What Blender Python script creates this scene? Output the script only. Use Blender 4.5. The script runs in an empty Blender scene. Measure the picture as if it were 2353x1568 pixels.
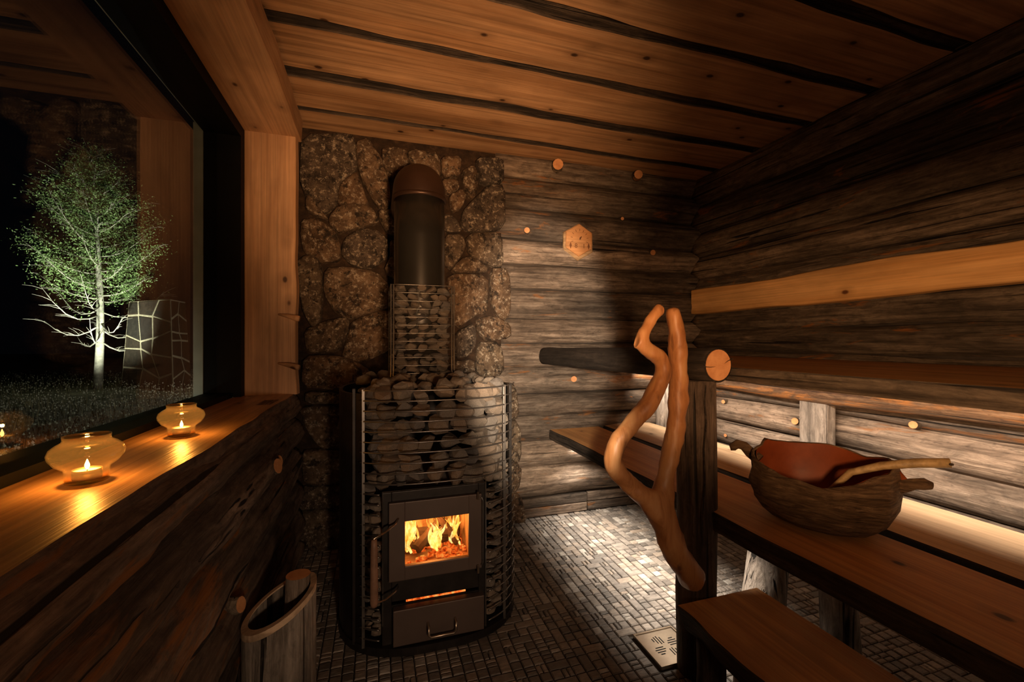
import bpy, bmesh, math, random
from mathutils import Vector, Matrix, noise
R = random.Random(7)
PI = math.pi
sc = bpy.context.scene
COL = sc.collection

# ------------------------------------------------------------------ camera, world, lights, exposure
TH = math.atan(314 / 990)                 # the view is turned this far to the right of the room's long axis
cam_d = bpy.data.cameras.new('camera')
cam_d.sensor_width = 36.0
cam_d.lens = 990 / 2353 * 36.0
cam_d.clip_start = 0.02
cam = bpy.data.objects.new('camera', cam_d)
COL.objects.link(cam)
cam.location = (0, 0, 1.05)
cam.rotation_euler = (PI / 2, 0, -TH)
sc.camera = cam
sc.cycles.transparent_max_bounces = 24      # candle glass, panes and flames overlap

world = bpy.data.worlds.new('night_sky')
sc.world = world
world.use_nodes = True
world.node_tree.nodes['Background'].inputs[0].default_value = (0.10, 0.13, 0.2, 1)
world.node_tree.nodes['Background'].inputs[1].default_value = 0.006

sc.view_settings.view_transform = 'Standard'
sc.view_settings.look = 'None'
sc.view_settings.exposure = 0.0
sc.view_settings.gamma = 1.0
sc.view_settings.use_curve_mapping = False


def lamp(name, kind, loc, energy, color, target=None, **kw):
    d = bpy.data.lights.new(name, kind)
    d.energy = energy
    d.color = color
    for k, v in kw.items():
        setattr(d, k, v)
    o = bpy.data.objects.new(name, d)
    COL.objects.link(o)
    o.location = loc
    if target is not None:
        o.rotation_euler = (Vector(target) - Vector(loc)).to_track_quat('-Z', 'Y').to_euler()
    return o


LED = (1.0, 0.85, 0.69)
WARM = (1.0, 0.53, 0.24)


def strip(name, x, z, y0, y1, energy, tilt, spread, color=LED):
    d = bpy.data.lights.new(name, 'AREA')
    d.shape = 'RECTANGLE'
    d.size = 0.02
    d.size_y = y1 - y0
    d.energy = energy
    d.color = color
    d.spread = math.radians(spread)
    o = bpy.data.objects.new(name, d)
    COL.objects.link(o)
    o.location = (x, (y0 + y1) / 2, z)
    o.rotation_euler = (0, -math.radians(tilt), 0)     # positive tilt turns the beam to the right wall
    return o


strip('led_strip_upper_bench', 1.58, 0.908, 0.3, 2.36, 13.5, 38, 124, (1.0, 0.79, 0.60))
strip('led_strip_lower_bench', 1.17, 0.462, 1.2, 2.38, 8.0, 0, 88)
right_fill = lamp('right_wall_fill_light', 'SPOT', (0.12, -0.30, 1.0), 105, WARM, (2.0, 1.36, 1.02), spot_size=math.radians(66), spot_blend=1.0, shadow_soft_size=0.06)  # added light behind the camera, warms the backrest and right wall
right_fill.scale = (1, 0.52, 1)                   # flat beam
lamp('ceiling_fill_light', 'SPOT', (0.2, -0.3, 0.95), 250, WARM, (0.44, 2.40, 1.92), spot_size=math.radians(52), spot_blend=1.0, shadow_soft_size=0.06)  # unseen spot added near the camera to brighten ceiling and jamb
lamp('room_fill_light', 'POINT', (0.60, -0.75, 0.95), 6.0, (1.0, 0.62, 0.37), shadow_soft_size=0.08)  # no fixture of the room: weak fill added for left logs and step
lamp('stove_front_fill_light', 'SPOT', (0.25, -0.60, 0.75), 36, (1.0, 0.66, 0.42), (0.16, 1.5, 0.50), spot_size=math.radians(50), spot_blend=1.0, shadow_soft_size=0.06)  # fill added from behind the viewpoint to lift the stove front
wall_fill = lamp('back_wall_fill_light', 'SPOT', (0.03, -0.12, 1.07), 400, (1.0, 0.78, 0.56), (0.93, 2.42, 0.98), spot_size=math.radians(40), spot_blend=0.6, shadow_soft_size=0.03)  # unseen beam added beside the camera for the bright pool on the logs
wall_fill.scale = (0.52, 1, 1)                  # oval beam, upright
lamp('garden_spot_lamp', 'SPOT', (-5.2, 9.9, 0.05), 1300, (0.93, 1.0, 0.82), (-5.82, 11.75, 2.2), spot_size=math.radians(80), spot_blend=1.0, shadow_soft_size=0.05)
lamp('garden_fill_near', 'SPOT', (-1.6, 0.6, 0.3), 120, (0.95, 1.0, 0.82), (-3.6, 6.0, 0.2), spot_size=math.radians(112), spot_blend=0.7, shadow_soft_size=0.05)  # added out of view to light the near grass and outer frame
lamp('garden_fill_far', 'POINT', (-1.5, 8.8, 1.2), 70, (1.0, 0.94, 0.78), shadow_soft_size=0.05)  # extra unseen fill beyond the window's view, brightens the grass

# ------------------------------------------------------------------ materials
MATS = {}


def new_mat(name):
    m = bpy.data.materials.new(name)
    m.use_nodes = True
    nt = m.node_tree
    for n in list(nt.nodes):
        nt.nodes.remove(n)
    MATS[name] = m
    return m, nt


class NB:
    """small node builder"""
    def __init__(self, name):
        self.m, self.t = new_mat(name)
        self.out = self.n('ShaderNodeOutputMaterial')

    def n(self, kind, **kw):
        x = self.t.nodes.new(kind)
        for k, v in kw.items():
            setattr(x, k, v)
        return x

    def l(self, a, b):
        self.t.links.new(a, b)

    def coords(self, scale, rnd=True):
        tc = self.n('ShaderNodeTexCoord')
        mp = self.n('ShaderNodeMapping')
        mp.inputs['Scale'].default_value = scale
        if rnd:
            oi = self.n('ShaderNodeObjectInfo')
            mu = self.n('ShaderNodeMath', operation='MULTIPLY')
            mu.inputs[1].default_value = 37.0
            self.l(oi.outputs['Random'], mu.inputs[0])
            ad = self.n('ShaderNodeVectorMath', operation='ADD')
            self.l(tc.outputs['Object'], ad.inputs[0])
            self.l(mu.outputs[0], ad.inputs[1])
            self.l(ad.outputs[0], mp.inputs['Vector'])
        else:
            self.l(tc.outputs['Object'], mp.inputs['Vector'])
        return mp.outputs[0]

    def noise(self, vec, scale=1.0, detail=4.0, rough=0.55, dist=0.0):
        x = self.n('ShaderNodeTexNoise')
        x.inputs['Scale'].default_value = scale
        x.inputs['Detail'].default_value = detail
        x.inputs['Roughness'].default_value = rough
        x.inputs['Distortion'].default_value = dist
        self.l(vec, x.inputs['Vector'])
        return x.outputs['Fac']

    def ramp(self, fac, stops, interp='LINEAR'):
        x = self.n('ShaderNodeValToRGB')
        cr = x.color_ramp
        cr.interpolation = interp
        while len(cr.elements) < len(stops):
            cr.elements.new(0.5)
        for e, (p, c) in zip(cr.elements, stops):
            e.position = p
            e.color = (c, c, c, 1) if isinstance(c, (int, float)) else (*c, 1)
        self.l(fac, x.inputs[0])
        return x.outputs[0]

    def mix(self, fac, a, b, blend='MIX'):
        x = self.n('ShaderNodeMix', data_type='RGBA', blend_type=blend)
        if isinstance(fac, (int, float)):
            x.inputs[0].default_value = fac
        else:
            self.l(fac, x.inputs[0])
        for s, v in ((6, a), (7, b)):
            if isinstance(v, tuple):
                x.inputs[s].default_value = (*v, 1)
            else:
                self.l(v, x.inputs[s])
        return x.outputs[2]

    def bsdf(self, color, rough=0.7, metal=0.0, bump=None, bstr=0.3, bdist=0.01, spec=0.4):
        p = self.n('ShaderNodeBsdfPrincipled')
        if isinstance(color, tuple):
            p.inputs['Base Color'].default_value = (*color, 1)
        else:
            self.l(color, p.inputs['Base Color'])
        if isinstance(rough, (int, float)):
            p.inputs['Roughness'].default_value = rough
        else:
            self.l(rough, p.inputs['Roughness'])
        p.inputs['Metallic'].default_value = metal
        p.inputs['Specular IOR Level'].default_value = spec
        if bump is not None:
            b = self.n('ShaderNodeBump')
            b.inputs['Strength'].default_value = bstr
            b.inputs['Distance'].default_value = bdist
            self.l(bump, b.inputs['Height'])
            self.l(b.outputs[0], p.inputs['Normal'])
        self.l(p.outputs[0], self.out.inputs[0])
        return p


def weathered(name, dark, mid, light, patch, patch_at=0.62, crack=0.385, rough=0.75):
    """old log timber, grain along local x, with splits and raw patches"""
    b = NB(name)
    grain = b.noise(b.coords((3.2, 52, 52)), 1.0, 9, 0.68, 0.5)
    big = b.noise(b.coords((1.6, 7, 7)), 1.0, 3, 0.5)
    mot = b.noise(b.coords((11, 30, 30)), 1.0, 6, 0.7, 0.8)
    col = b.ramp(grain, [(0.30, dark), (0.48, mid), (0.72, light)])
    tone = b.ramp(big, [(0.3, 0.45), (0.7, 1.3)])
    col = b.mix(1.0, col, tone, 'MULTIPLY')
    col = b.mix(1.0, col, b.ramp(mot, [(0.30, 0.45), (0.52, 1.0), (0.72, 1.45)]), 'MULTIPLY')
    oi = b.n('ShaderNodeObjectInfo')           # every log has its own tone
    col = b.mix(1.0, col, b.ramp(oi.outputs['Random'], [(0.0, (0.66, 0.64, 0.62)), (0.5, (1.0, 0.97, 0.94)), (1.0, (1.32, 1.24, 1.16))]), 'MULTIPLY')
    pn = b.noise(b.coords((1.9, 8, 8)), 1.0, 5, 0.65, 1.2)
    pm = b.ramp(pn, [(patch_at, 0.0), (patch_at + 0.07, 0.9)])
    col = b.mix(pm, col, b.mix(grain, tuple(0.5 * v for v in patch), patch))
    cn = b.noise(b.coords((0.9, 42, 42)), 1.0, 3, 0.5, 0.6)
    cm = b.ramp(cn, [(crack - 0.05, 1.0), (crack, 0.0)])
    col = b.mix(cm, col, (0.012, 0.009, 0.007))
    sp = b.noise(b.coords((30, 60, 60)), 1.0, 2, 0.6)
    col = b.mix(b.ramp(sp, [(0.60, 0.0), (0.72, 0.55)]), col, dark)
    hgt = b.mix(cm, grain, (0.0, 0.0, 0.0))
    b.bsdf(col, rough, bump=hgt, bstr=0.9, bdist=0.016, spec=0.35)
    return b.m


def pine(name, a, c, knot, rough=0.55, streak=0.5):
    """sawn softwood, grain along local x, with knots"""
    b = NB(name)
    v = b.coords((0.9, 15, 15))
    g = b.noise(v, 1.0, 6, 0.55, 0.8)
    col = b.ramp(g, [(0.34, a), (0.62, c)])
    st = b.noise(b.coords((0.7, 40, 40)), 1.0, 2, 0.5)
    col = b.mix(b.ramp(st, [(0.36, streak), (0.5, 0.0)]), col, tuple(0.45 * q for q in a))
    vo = b.n('ShaderNodeTexVoronoi')
    vo.inputs['Scale'].default_value = 1.0
    b.l(b.coords((5.5, 8.5, 8.5)), vo.inputs['Vector'])
    km = b.ramp(vo.outputs['Distance'], [(0.06, 1.0), (0.105, 0.0)])
    halo = b.ramp(vo.outputs['Distance'], [(0.10, 0.5), (0.30, 0.0)])
    col = b.mix(halo, col, tuple(0.62 * q for q in a))
    col = b.mix(km, col, knot)
    sp = b.noise(b.coords((2.2, 5, 5)), 1.0, 4, 0.6)
    col = b.mix(1.0, col, b.ramp(sp, [(0.3, 0.68), (0.7, 1.12)]), 'MULTIPLY')
    fi = b.noise(b.coords((2.4, 120, 120)), 1.0, 5, 0.6, 0.3)
    col = b.mix(1.0, col, b.ramp(fi, [(0.3, 0.80), (0.6, 1.06)]), 'MULTIPLY')
    b.bsdf(col, rough, bump=fi, bstr=0.25, bdist=0.004, spec=0.4)
    return b.m


LOG = weathered('weathered_log_wood', (0.075, 0.055, 0.042), (0.21, 0.165, 0.13), (0.40, 0.335, 0.275), (0.42, 0.18, 0.06), 0.60, 0.345)
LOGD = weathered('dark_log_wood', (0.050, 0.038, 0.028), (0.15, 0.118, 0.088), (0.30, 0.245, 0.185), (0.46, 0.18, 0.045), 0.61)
LOGL = weathered('sill_log_wood', (0.075, 0.055, 0.045), (0.21, 0.155, 0.12), (0.38, 0.30, 0.235), (0.50, 0.20, 0.05), 0.58)
BARK = weathered('bark_edge', (0.018, 0.014, 0.011), (0.05, 0.038, 0.03), (0.11, 0.085, 0.065), (0.12, 0.06, 0.025), 0.66)
POSTM = weathered('post_wood', (0.045, 0.032, 0.024), (0.11, 0.08, 0.062), (0.21, 0.16, 0.125), (0.24, 0.12, 0.06), 0.68)
BUCKET = weathered('grey_bucket_wood', (0.10, 0.085, 0.07), (0.21, 0.185, 0.16), (0.32, 0.285, 0.25), (0.28, 0.17, 0.09), 0.72)
WHITEW = weathered('bleached_wood', (0.16, 0.135, 0.115), (0.42, 0.37, 0.325), (0.66, 0.60, 0.54), (0.40, 0.26, 0.15), 0.70)
BEARER = weathered('orange_bearer_wood', (0.07, 0.035, 0.02), (0.17, 0.095, 0.05), (0.30, 0.19, 0.11), (0.50, 0.20, 0.05), 0.50)
RAILM = weathered('shaded_rail_wood', (0.014, 0.010, 0.008), (0.034, 0.026, 0.020), (0.065, 0.05, 0.04), (0.06, 0.03, 0.015), 0.70)  # the unlit rail's shade is painted into this dark colour
PINEC = pine('ceiling_pine', (0.40, 0.215, 0.10), (0.60, 0.36, 0.19), (0.06, 0.028, 0.012))
PINEJ = pine('jamb_pine', (0.55, 0.30, 0.15), (0.70, 0.42, 0.23), (0.10, 0.045, 0.02), streak=0.25)
PINES = pine('sill_pine', (0.45, 0.24, 0.11), (0.62, 0.37, 0.19), (0.08, 0.035, 0.015), rough=0.38)
PINEB = pine('bench_pine', (0.55, 0.26, 0.09), (0.71, 0.38, 0.145), (0.07, 0.03, 0.012), rough=0.5, streak=0.3)
PINEP = pine('pale_bench_pine', (0.50, 0.34, 0.20), (0.64, 0.46, 0.29), (0.10, 0.05, 0.02), rough=0.5, streak=0.2)
PINER = pine('backrest_pine', (0.72, 0.38, 0.13), (0.88, 0.52, 0.21), (0.16, 0.06, 0.02), rough=0.5, streak=0.2)


def m_driftwood():
    b = NB('driftwood')
    g = b.noise(b.coords((22, 22, 5), False), 1.0, 6, 0.6, 0.6)
    col = b.ramp(g, [(0.33, (0.27, 0.10, 0.032)), (0.5, (0.47, 0.205, 0.075)), (0.72, (0.62, 0.33, 0.14))])
    p = b.noise(b.coords((30, 30, 9), False), 1.0, 3, 0.5)
    col = b.mix(b.ramp(p, [(0.60, 0.0), (0.70, 0.8)]), col, (0.13, 0.05, 0.02))
    b.bsdf(col, 0.45, bump=g, bstr=0.3, bdist=0.006)
    return b.m


def m_cutend():
    b = NB('cut_log_end')
    n = b.noise(b.coords((25, 25, 25), False), 1.0, 5, 0.6)
    b.bsdf(b.ramp(n, [(0.3, (0.52, 0.22, 0.085)), (0.7, (0.74, 0.37, 0.165))]), 0.7, bump=n, bstr=0.2, bdist=0.003)
    return b.m


def m_rock(name, cols, scale=14, lichen=None, bs=0.6):
    b = NB(name)
    v = b.coords((scale,) * 3)
    n = b.noise(v, 1.0, 8, 0.7)
    col = b.ramp(n, [(0.3, cols[0]), (0.5, cols[1]), (0.7, cols[2])])
    oi = b.n('ShaderNodeObjectInfo')
    tint = b.ramp(oi.outputs['Random'], [(0.0, (0.62, 0.62, 0.66)), (0.35, (1.0, 0.92, 0.80)), (0.7, (1.2, 0.95, 0.72)), (1.0, (0.75, 0.66, 0.56))])
    col = b.mix(1.0, col, tint, 'MULTIPLY')
    if lichen:
        s = b.noise(b.coords((scale * 3.2,) * 3), 1.0, 7, 0.8)
        col = b.mix(b.ramp(s, [(0.53, 0.0), (0.60, 0.9)]), col, lichen)
        s2 = b.noise(b.coords((scale * 1.3,) * 3), 1.3, 6, 0.75)
        col = b.mix(b.ramp(s2, [(0.53, 0.0), (0.60, 0.85)]), col, tuple(0.3 * q for q in cols[0]))
    b.bsdf(col, 0.82, bump=n, bstr=bs, bdist=0.03, spec=0.3)
    return b.m


DRIFT = m_driftwood()
CUT = m_cutend()
STONE = m_rock('field_stone', ((0.036, 0.027, 0.021), (0.105, 0.080, 0.060), (0.22, 0.175, 0.132)), 14, (0.42, 0.35, 0.265), 0.9)
SROCK = m_rock('sauna_stone', ((0.075, 0.066, 0.06), (0.19, 0.172, 0.155), (0.36, 0.33, 0.30)), 26, (0.46, 0.42, 0.38), 0.4)
MORTAR = m_rock('mortar', ((0.014, 0.010, 0.008), (0.03, 0.021, 0.015), (0.065, 0.046, 0.033)), 30)
OSTONE = m_rock('outdoor_slab_stone', ((0.012, 0.010, 0.009), (0.024, 0.02, 0.017), (0.04, 0.033, 0.027)), 8)
OMORT = m_rock('pale_mortar', ((0.30, 0.27, 0.22), (0.42, 0.38, 0.31), (0.55, 0.50, 0.42)), 12)


def m_tile():
    b = NB('slate_tile')
    oi = b.n('ShaderNodeObjectInfo')
    ge = b.n('ShaderNodeNewGeometry')
    ad = b.n('ShaderNodeMath', operation='ADD')
    b.l(oi.outputs['Random'], ad.inputs[0])
    b.l(ge.outputs['Random Per Island'], ad.inputs[1])
    fr = b.n('ShaderNodeMath', operation='FRACT')
    b.l(ad.outputs[0], fr.inputs[0])
    base = b.ramp(fr.outputs[0], [(0.0, (0.10, 0.09, 0.08)), (0.35, (0.165, 0.145, 0.127)), (0.65, (0.215, 0.19, 0.165)), (0.85, (0.25, 0.205, 0.165)), (0.94, (0.31, 0.285, 0.255)), (1.0, (0.36, 0.34, 0.31))])
    tc = b.n('ShaderNodeTexCoord')
    mp = b.n('ShaderNodeMapping')
    mp.inputs['Scale'].default_value = (40, 120, 60)
    cx = b.n('ShaderNodeVectorMath', operation='ADD')
    b.l(tc.outputs['Object'], cx.inputs[0])
    b.l(fr.outputs[0], cx.inputs[1])
    b.l(cx.outputs[0], mp.inputs[0])
    n = b.noise(mp.outputs[0], 1.0, 4, 0.6)
    col = b.mix(1.0, base, b.ramp(n, [(0.3, 0.62), (0.7, 1.35)]), 'MULTIPLY')
    b.bsdf(col, b.ramp(n, [(0.3, 0.38), (0.7, 0.62)]), bump=n, bstr=0.5, bdist=0.004, spec=0.5)
    return b.m


def plain(name, col, rough=0.5, metal=0.0, nscale=None, var=0.3, spec=0.5):
    b = NB(name)
    n = b.noise(b.coords((nscale or 20,) * 3), 1.0, 4, 0.6)
    c = b.mix(1.0, col, b.ramp(n, [(0.3, 1 - var), (0.7, 1 + var)]), 'MULTIPLY')
    b.bsdf(c, rough, metal, bump=n, bstr=0.05, bdist=0.002, spec=spec)
    return b.m


TILE = m_tile()
GROUT = plain('grout', (0.055, 0.047, 0.04), 0.9)
STEEL = plain('black_steel', (0.030, 0.026, 0.024), 0.42, 0.6)
PIPEM = plain('enamelled_pipe', (0.022, 0.020, 0.017), 0.27, 0.35, 6, 0.15)
ELBOW = plain('burnished_pipe', (0.055, 0.030, 0.020), 0.4, 0.6, 6, 0.2)
DOORM = plain('stove_door_iron', (0.105, 0.075, 0.062), 0.5, 0.35, 8, 0.12)
WIRE = plain('cage_wire', (0.21, 0.195, 0.18), 0.36, 0.85)
CHROME = plain('brushed_steel', (0.55, 0.46, 0.36), 0.28, 1.0, 40, 0.1)
FRAMEM = plain('dark_window_frame', (0.005, 0.0045, 0.004), 0.6, 0.0, 10, spec=0.15)
BEAD = plain('pale_outer_frame', (0.78, 0.78, 0.68), 0.6, 0.0, 10, 0.15)
DECK = plain('dark_deck', (0.035, 0.026, 0.020), 0.9)
HANDLEW = plain('handle_wood', (0.22, 0.12, 0.075), 0.55, 0.0, 30)
LADLE = pine('ladle_wood', (0.40, 0.27, 0.12), (0.55, 0.40, 0.20), (0.25, 0.15, 0.06), streak=0.4)
WAX = plain('candle_wax', (0.85, 0.80, 0.68), 0.5)
TIN = plain('tealight_tin', (0.30, 0.20, 0.12), 0.35, 0.9)
CHAR = plain('charred_wood', (0.05, 0.028, 0.018), 0.9, 0, 30, 0.6)
FIREBRICK = plain('firebrick', (0.42, 0.26, 0.16), 0.9, 0, 20, 0.3)
TRUNK = plain('tree_bark', (0.42, 0.38, 0.32), 0.85, 0, 9, 0.45)
LEAF = plain('foliage_green', (0.20, 0.30, 0.105), 0.6, 0, 2, 0.5)
GRASS = plain('dry_grass', (0.26, 0.22, 0.13), 0.8, 0, 2, 0.5)
HEADS = plain('pale_seed_heads', (0.62, 0.58, 0.48), 0.8, 0, 2, 0.4)
SOIL = plain('gravel_soil', (0.17, 0.15, 0.115), 0.95, 0, 5, 0.6)
ENGR = plain('burnt_engraving', (0.17, 0.062, 0.02), 0.8)
SIGNF = pine('sign_wood', (0.58, 0.25, 0.09), (0.74, 0.38, 0.16), (0.30, 0.11, 0.04), streak=0.3)
SIGNB = pine('sign_backing_wood', (0.42, 0.26, 0.13), (0.58, 0.38, 0.20), (0.25, 0.12, 0.05))
BIRCH = pine('bucket_rim_wood', (0.55, 0.38, 0.24), (0.70, 0.52, 0.35), (0.3, 0.18, 0.1))


def m_bowl():
    b = NB('burl_bowl_wood')
    g = b.noise(b.coords((9, 9, 60), False), 1.0, 8, 0.7, 1.8)
    col = b.ramp(g, [(0.32, (0.045, 0.027, 0.015)), (0.48, (0.18, 0.108, 0.058)), (0.7, (0.38, 0.25, 0.14))])
    b.bsdf(col, 0.6, bump=g, bstr=1.0, bdist=0.022)
    return b.m


def m_bowl_in():
    b = NB('bowl_inside_wood')
    g = b.noise(b.coords((12, 12, 12), False), 1.0, 5, 0.6)
    b.bsdf(b.ramp(g, [(0.3, (0.17, 0.034, 0.009)), (0.7, (0.28, 0.065, 0.018))]), 0.5, bump=g, bstr=0.2, bdist=0.004)
    return b.m


def m_glass(name, tint, rough=0.0, ior=1.5, haze=0.0):
    """thin clear pane: passes light, mirrors by Fresnel"""
    b = NB(name)
    tr = b.n('ShaderNodeBsdfTransparent')
    tr.inputs[0].default_value = (*tint, 1)
    gl = b.n('ShaderNodeBsdfGlossy')
    gl.inputs['Roughness'].default_value = rough
    fr = b.n('ShaderNodeFresnel')
    ge = b.n('ShaderNodeNewGeometry')         # leaving the thin pane mirrors as weakly as entering it
    mr = b.n('ShaderNodeMapRange')
    mr.inputs['To Min'].default_value = ior
    mr.inputs['To Max'].default_value = 1 / ior
    b.l(ge.outputs['Backfacing'], mr.inputs['Value'])
    b.l(mr.outputs[0], fr.inputs['IOR'])
    mx = b.n('ShaderNodeMixShader')
    b.l(fr.outputs[0], mx.inputs[0])
    b.l(tr.outputs[0], mx.inputs[1])
    b.l(gl.outputs[0], mx.inputs[2])
    if haze:                                   # slightly cloudy tinted glass
        tl = b.n('ShaderNodeBsdfTranslucent')
        tl.inputs[0].default_value = (*tint, 1)
        m2 = b.n('ShaderNodeMixShader')
        m2.inputs[0].default_value = haze
        b.l(mx.outputs[0], m2.inputs[1])
        b.l(tl.outputs[0], m2.inputs[2])
        mx = m2
    b.l(mx.outputs[0], b.out.inputs[0])
    return b.m


def m_emit(name, stops, strength, scale, transp=None, zramp=None):
    b = NB(name)
    n = b.noise(b.coords(scale), 1.0, 3, 0.6, 0.6)
    em = b.n('ShaderNodeEmission')
    em.inputs['Strength'].default_value = strength
    b.l(b.ramp(n, stops), em.inputs['Color'])
    if transp:
        tr = b.n('ShaderNodeBsdfTransparent')
        mx = b.n('ShaderNodeMixShader')
        b.l(b.ramp(b.noise(b.coords(scale), 1.7, 3, 0.6), transp), mx.inputs[0])
        b.l(tr.outputs[0], mx.inputs[1])
        b.l(em.outputs[0], mx.inputs[2])
        b.l(mx.outputs[0], b.out.inputs[0])
    else:
        b.l(em.outputs[0], b.out.inputs[0])
    return b.m


BOWL, BOWLIN = m_bowl(), m_bowl_in()
PANE = m_glass('window_glass', (0.93, 0.95, 0.92), 0.0, 1.40)
SGLASS = m_glass('stove_glass', (0.95, 0.85, 0.7), 0.02)
AMBER = m_glass('amber_glass', (0.97, 0.84, 0.55), 0.01, 1.6, 0.012)
FLAME = m_emit('flame', [(0.30, (1.0, 0.17, 0.02)), (0.48, (1.0, 0.40, 0.07)), (0.66, (1.0, 0.62, 0.14))], 1.5, (34, 34, 13), [(0.34, 0.10), (0.56, 0.60)])
FLAMEH = m_emit('hot_flame', [(0.36, (1.0, 0.24, 0.025)), (0.48, (1.0, 0.50, 0.09)), (0.60, (1.0, 0.82, 0.38))], 2.6, (40, 40, 15), [(0.34, 0.12), (0.56, 0.62)])
EMBER = m_emit('embers', [(0.36, (0.30, 0.02, 0.002)), (0.52, (1.0, 0.16, 0.02)), (0.70, (1.0, 0.50, 0.12))], 1.1, (60, 60, 60))
CFLAME = m_emit('candle_flame', [(0.3, (1.0, 0.62, 0.22)), (0.7, (1.0, 0.82, 0.48))], 55.0, (5, 5, 5))

# ------------------------------------------------------------------ object helpers


def obj(name, verts, faces, mat, parent=None, loc=(0, 0, 0), rot=(0, 0, 0), smooth=False, fmat=None):
    me = bpy.data.meshes.new(name)
    me.from_pydata([tuple(v) for v in verts], [], faces)
    mats = mat if isinstance(mat, (list, tuple)) else [mat]
    for m in mats:
        me.materials.append(m)
    if fmat:
        me.polygons.foreach_set('material_index', fmat)
    if smooth:
        me.polygons.foreach_set('use_smooth', [True] * len(me.polygons))
    me.update()
    return link(name, me, parent, loc, rot)


def link(name, me, parent=None, loc=(0, 0, 0), rot=(0, 0, 0), scale=None):
    o = bpy.data.objects.new(name, me)
    COL.objects.link(o)
    o.location = loc
    o.rotation_euler = rot
    if scale:
        o.scale = scale
    if parent:
        o.parent = parent
    return o


def tag(o, label, cat=None, group=None, kind=None):
    if label:
        o['label'] = label
    if cat:
        o['category'] = cat
    if group:
        o['group'] = group
    if kind:
        o['kind'] = kind
    return o


def thing(name, label, cat, loc=(0, 0, 0), rz=0, group=None):
    o = link(name, None, None, loc, (0, 0, rz))
    return tag(o, label, cat, group)


def axes(x, y):
    """euler that turns local x and y onto the given world directions"""
    x, y = Vector(x).normalized(), Vector(y).normalized()
    z = x.cross(y)
    return Matrix((x, y, z)).transposed().to_euler()


class MB:
    def __init__(self):
        self.v, self.f, self.m = [], [], []

    def add(self, vs, fs, mi=0):
        k = len(self.v)
        self.v += [tuple(p) for p in vs]
        self.f += [tuple(i + k for i in f) for f in fs]
        self.m += [mi] * len(fs)
        return self

    def box(self, a, b, mi=0, bev=0.0):
        (x0, y0, z0), (x1, y1, z1) = a, b
        if bev <= 0:
            vs = [(x, y, z) for z in (z0, z1) for y in (y0, y1) for x in (x0, x1)]
            fs = [(0, 2, 3, 1), (4, 5, 7, 6), (0, 1, 5, 4), (2, 6, 7, 3), (0, 4, 6, 2), (1, 3, 7, 5)]
            return self.add(vs, fs, mi)
        bm = bmesh.new()
        bmesh.ops.create_cube(bm, size=1)
        for v in bm.verts:
            v.co = Vector(((x0 + x1) / 2 + v.co.x * (x1 - x0), (y0 + y1) / 2 + v.co.y * (y1 - y0), (z0 + z1) / 2 + v.co.z * (z1 - z0)))
        bmesh.ops.bevel(bm, geom=list(bm.edges), offset=bev, segments=2, affect='EDGES', profile=0.6)
        bm.verts.index_update()
        self.add([v.co for v in bm.verts], [[v.index for v in f.verts] for f in bm.faces], mi)
        bm.free()
        return self

    def tube(self, pts, rad, n=8, cap=True, mi=0, wob=0.0, seed=0.0, flat=1.0, closed=False, wscale=14, capmi=None):
        pts = [Vector(p) for p in pts]
        if isinstance(rad, (int, float)):
            rad = [rad] * len(pts)
        base = len(self.v)
        N = len(pts)
        up = None
        for i, p in enumerate(pts):
            if closed:
                t = pts[(i + 1) % N] - pts[i - 1]
            else:
                t = pts[min(i + 1, N - 1)] - pts[max(i - 1, 0)]
            t.normalize()
            if up is None:
                up = Vector((0, 0, 1)) if abs(t.z) < 0.9 else Vector((1, 0, 0))
            s = t.cross(up).normalized()
            up = s.cross(t).normalized()
            for k in range(n):
                a = 2 * PI * k / n
                d = s * math.cos(a) + up * (math.sin(a) * flat)
                q = p + d * rad[i]
                if wob:
                    q = p + d * rad[i] * (1 + wob * noise.noise(q * wscale + Vector((seed, seed * 2, 0))))
                self.v.append(tuple(q))
        M = N if closed else N - 1
        for i in range(M):
            j = (i + 1) % N
            for k in range(n):
                k2 = (k + 1) % n
                self.f.append((base + i * n + k, base + i * n + k2, base + j * n + k2, base + j * n + k))
                self.m.append(mi)
        if cap and not closed:
            self.f.append(tuple(base + k for k in range(n))[::-1])
            self.f.append(tuple(base + (N - 1) * n + k for k in range(n)))
            self.m += [mi if capmi is None else capmi] * 2
        return self

    def lathe(self, prof, n=24, mi=0, wob=None):
        base = len(self.v)
        for r, z in prof:
            for k in range(n):
                a = 2 * PI * k / n
                self.v.append((r * math.cos(a), r * math.sin(a), z))
        for i in range(len(prof) - 1):
            for k in range(n):
                k2 = (k + 1) % n
                self.f.append((base + i * n + k, base + i * n + k2, base + (i + 1) * n + k2, base + (i + 1) * n + k))
                self.m.append(mi)
        return self

    def build(self, name, mat, parent=None, loc=(0, 0, 0), rot=(0, 0, 0), smooth=False):
        return obj(name, self.v, self.f, mat, parent, loc, rot, smooth, self.m)


def along(mb, name, mat, parent, xdir, smooth=True, loc=(0, 0, 0)):
    """link a mesh given in world coordinates as an object whose local x runs along the timber (for the grain)"""
    x = Vector(xdir).normalized()
    y = Vector((0, 0, 1)) if abs(x.z) < 0.9 else Vector((0, 1, 0))
    y = (y - x * x.dot(y)).normalized()
    rot = Matrix((x, y, x.cross(y))).transposed()
    inv = rot.inverted()
    L = Vector(loc)
    return obj(name, [inv @ (Vector(v) - L) for v in mb.v], mb.f, mat, parent, L, rot.to_euler(), smooth, mb.m)


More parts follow.
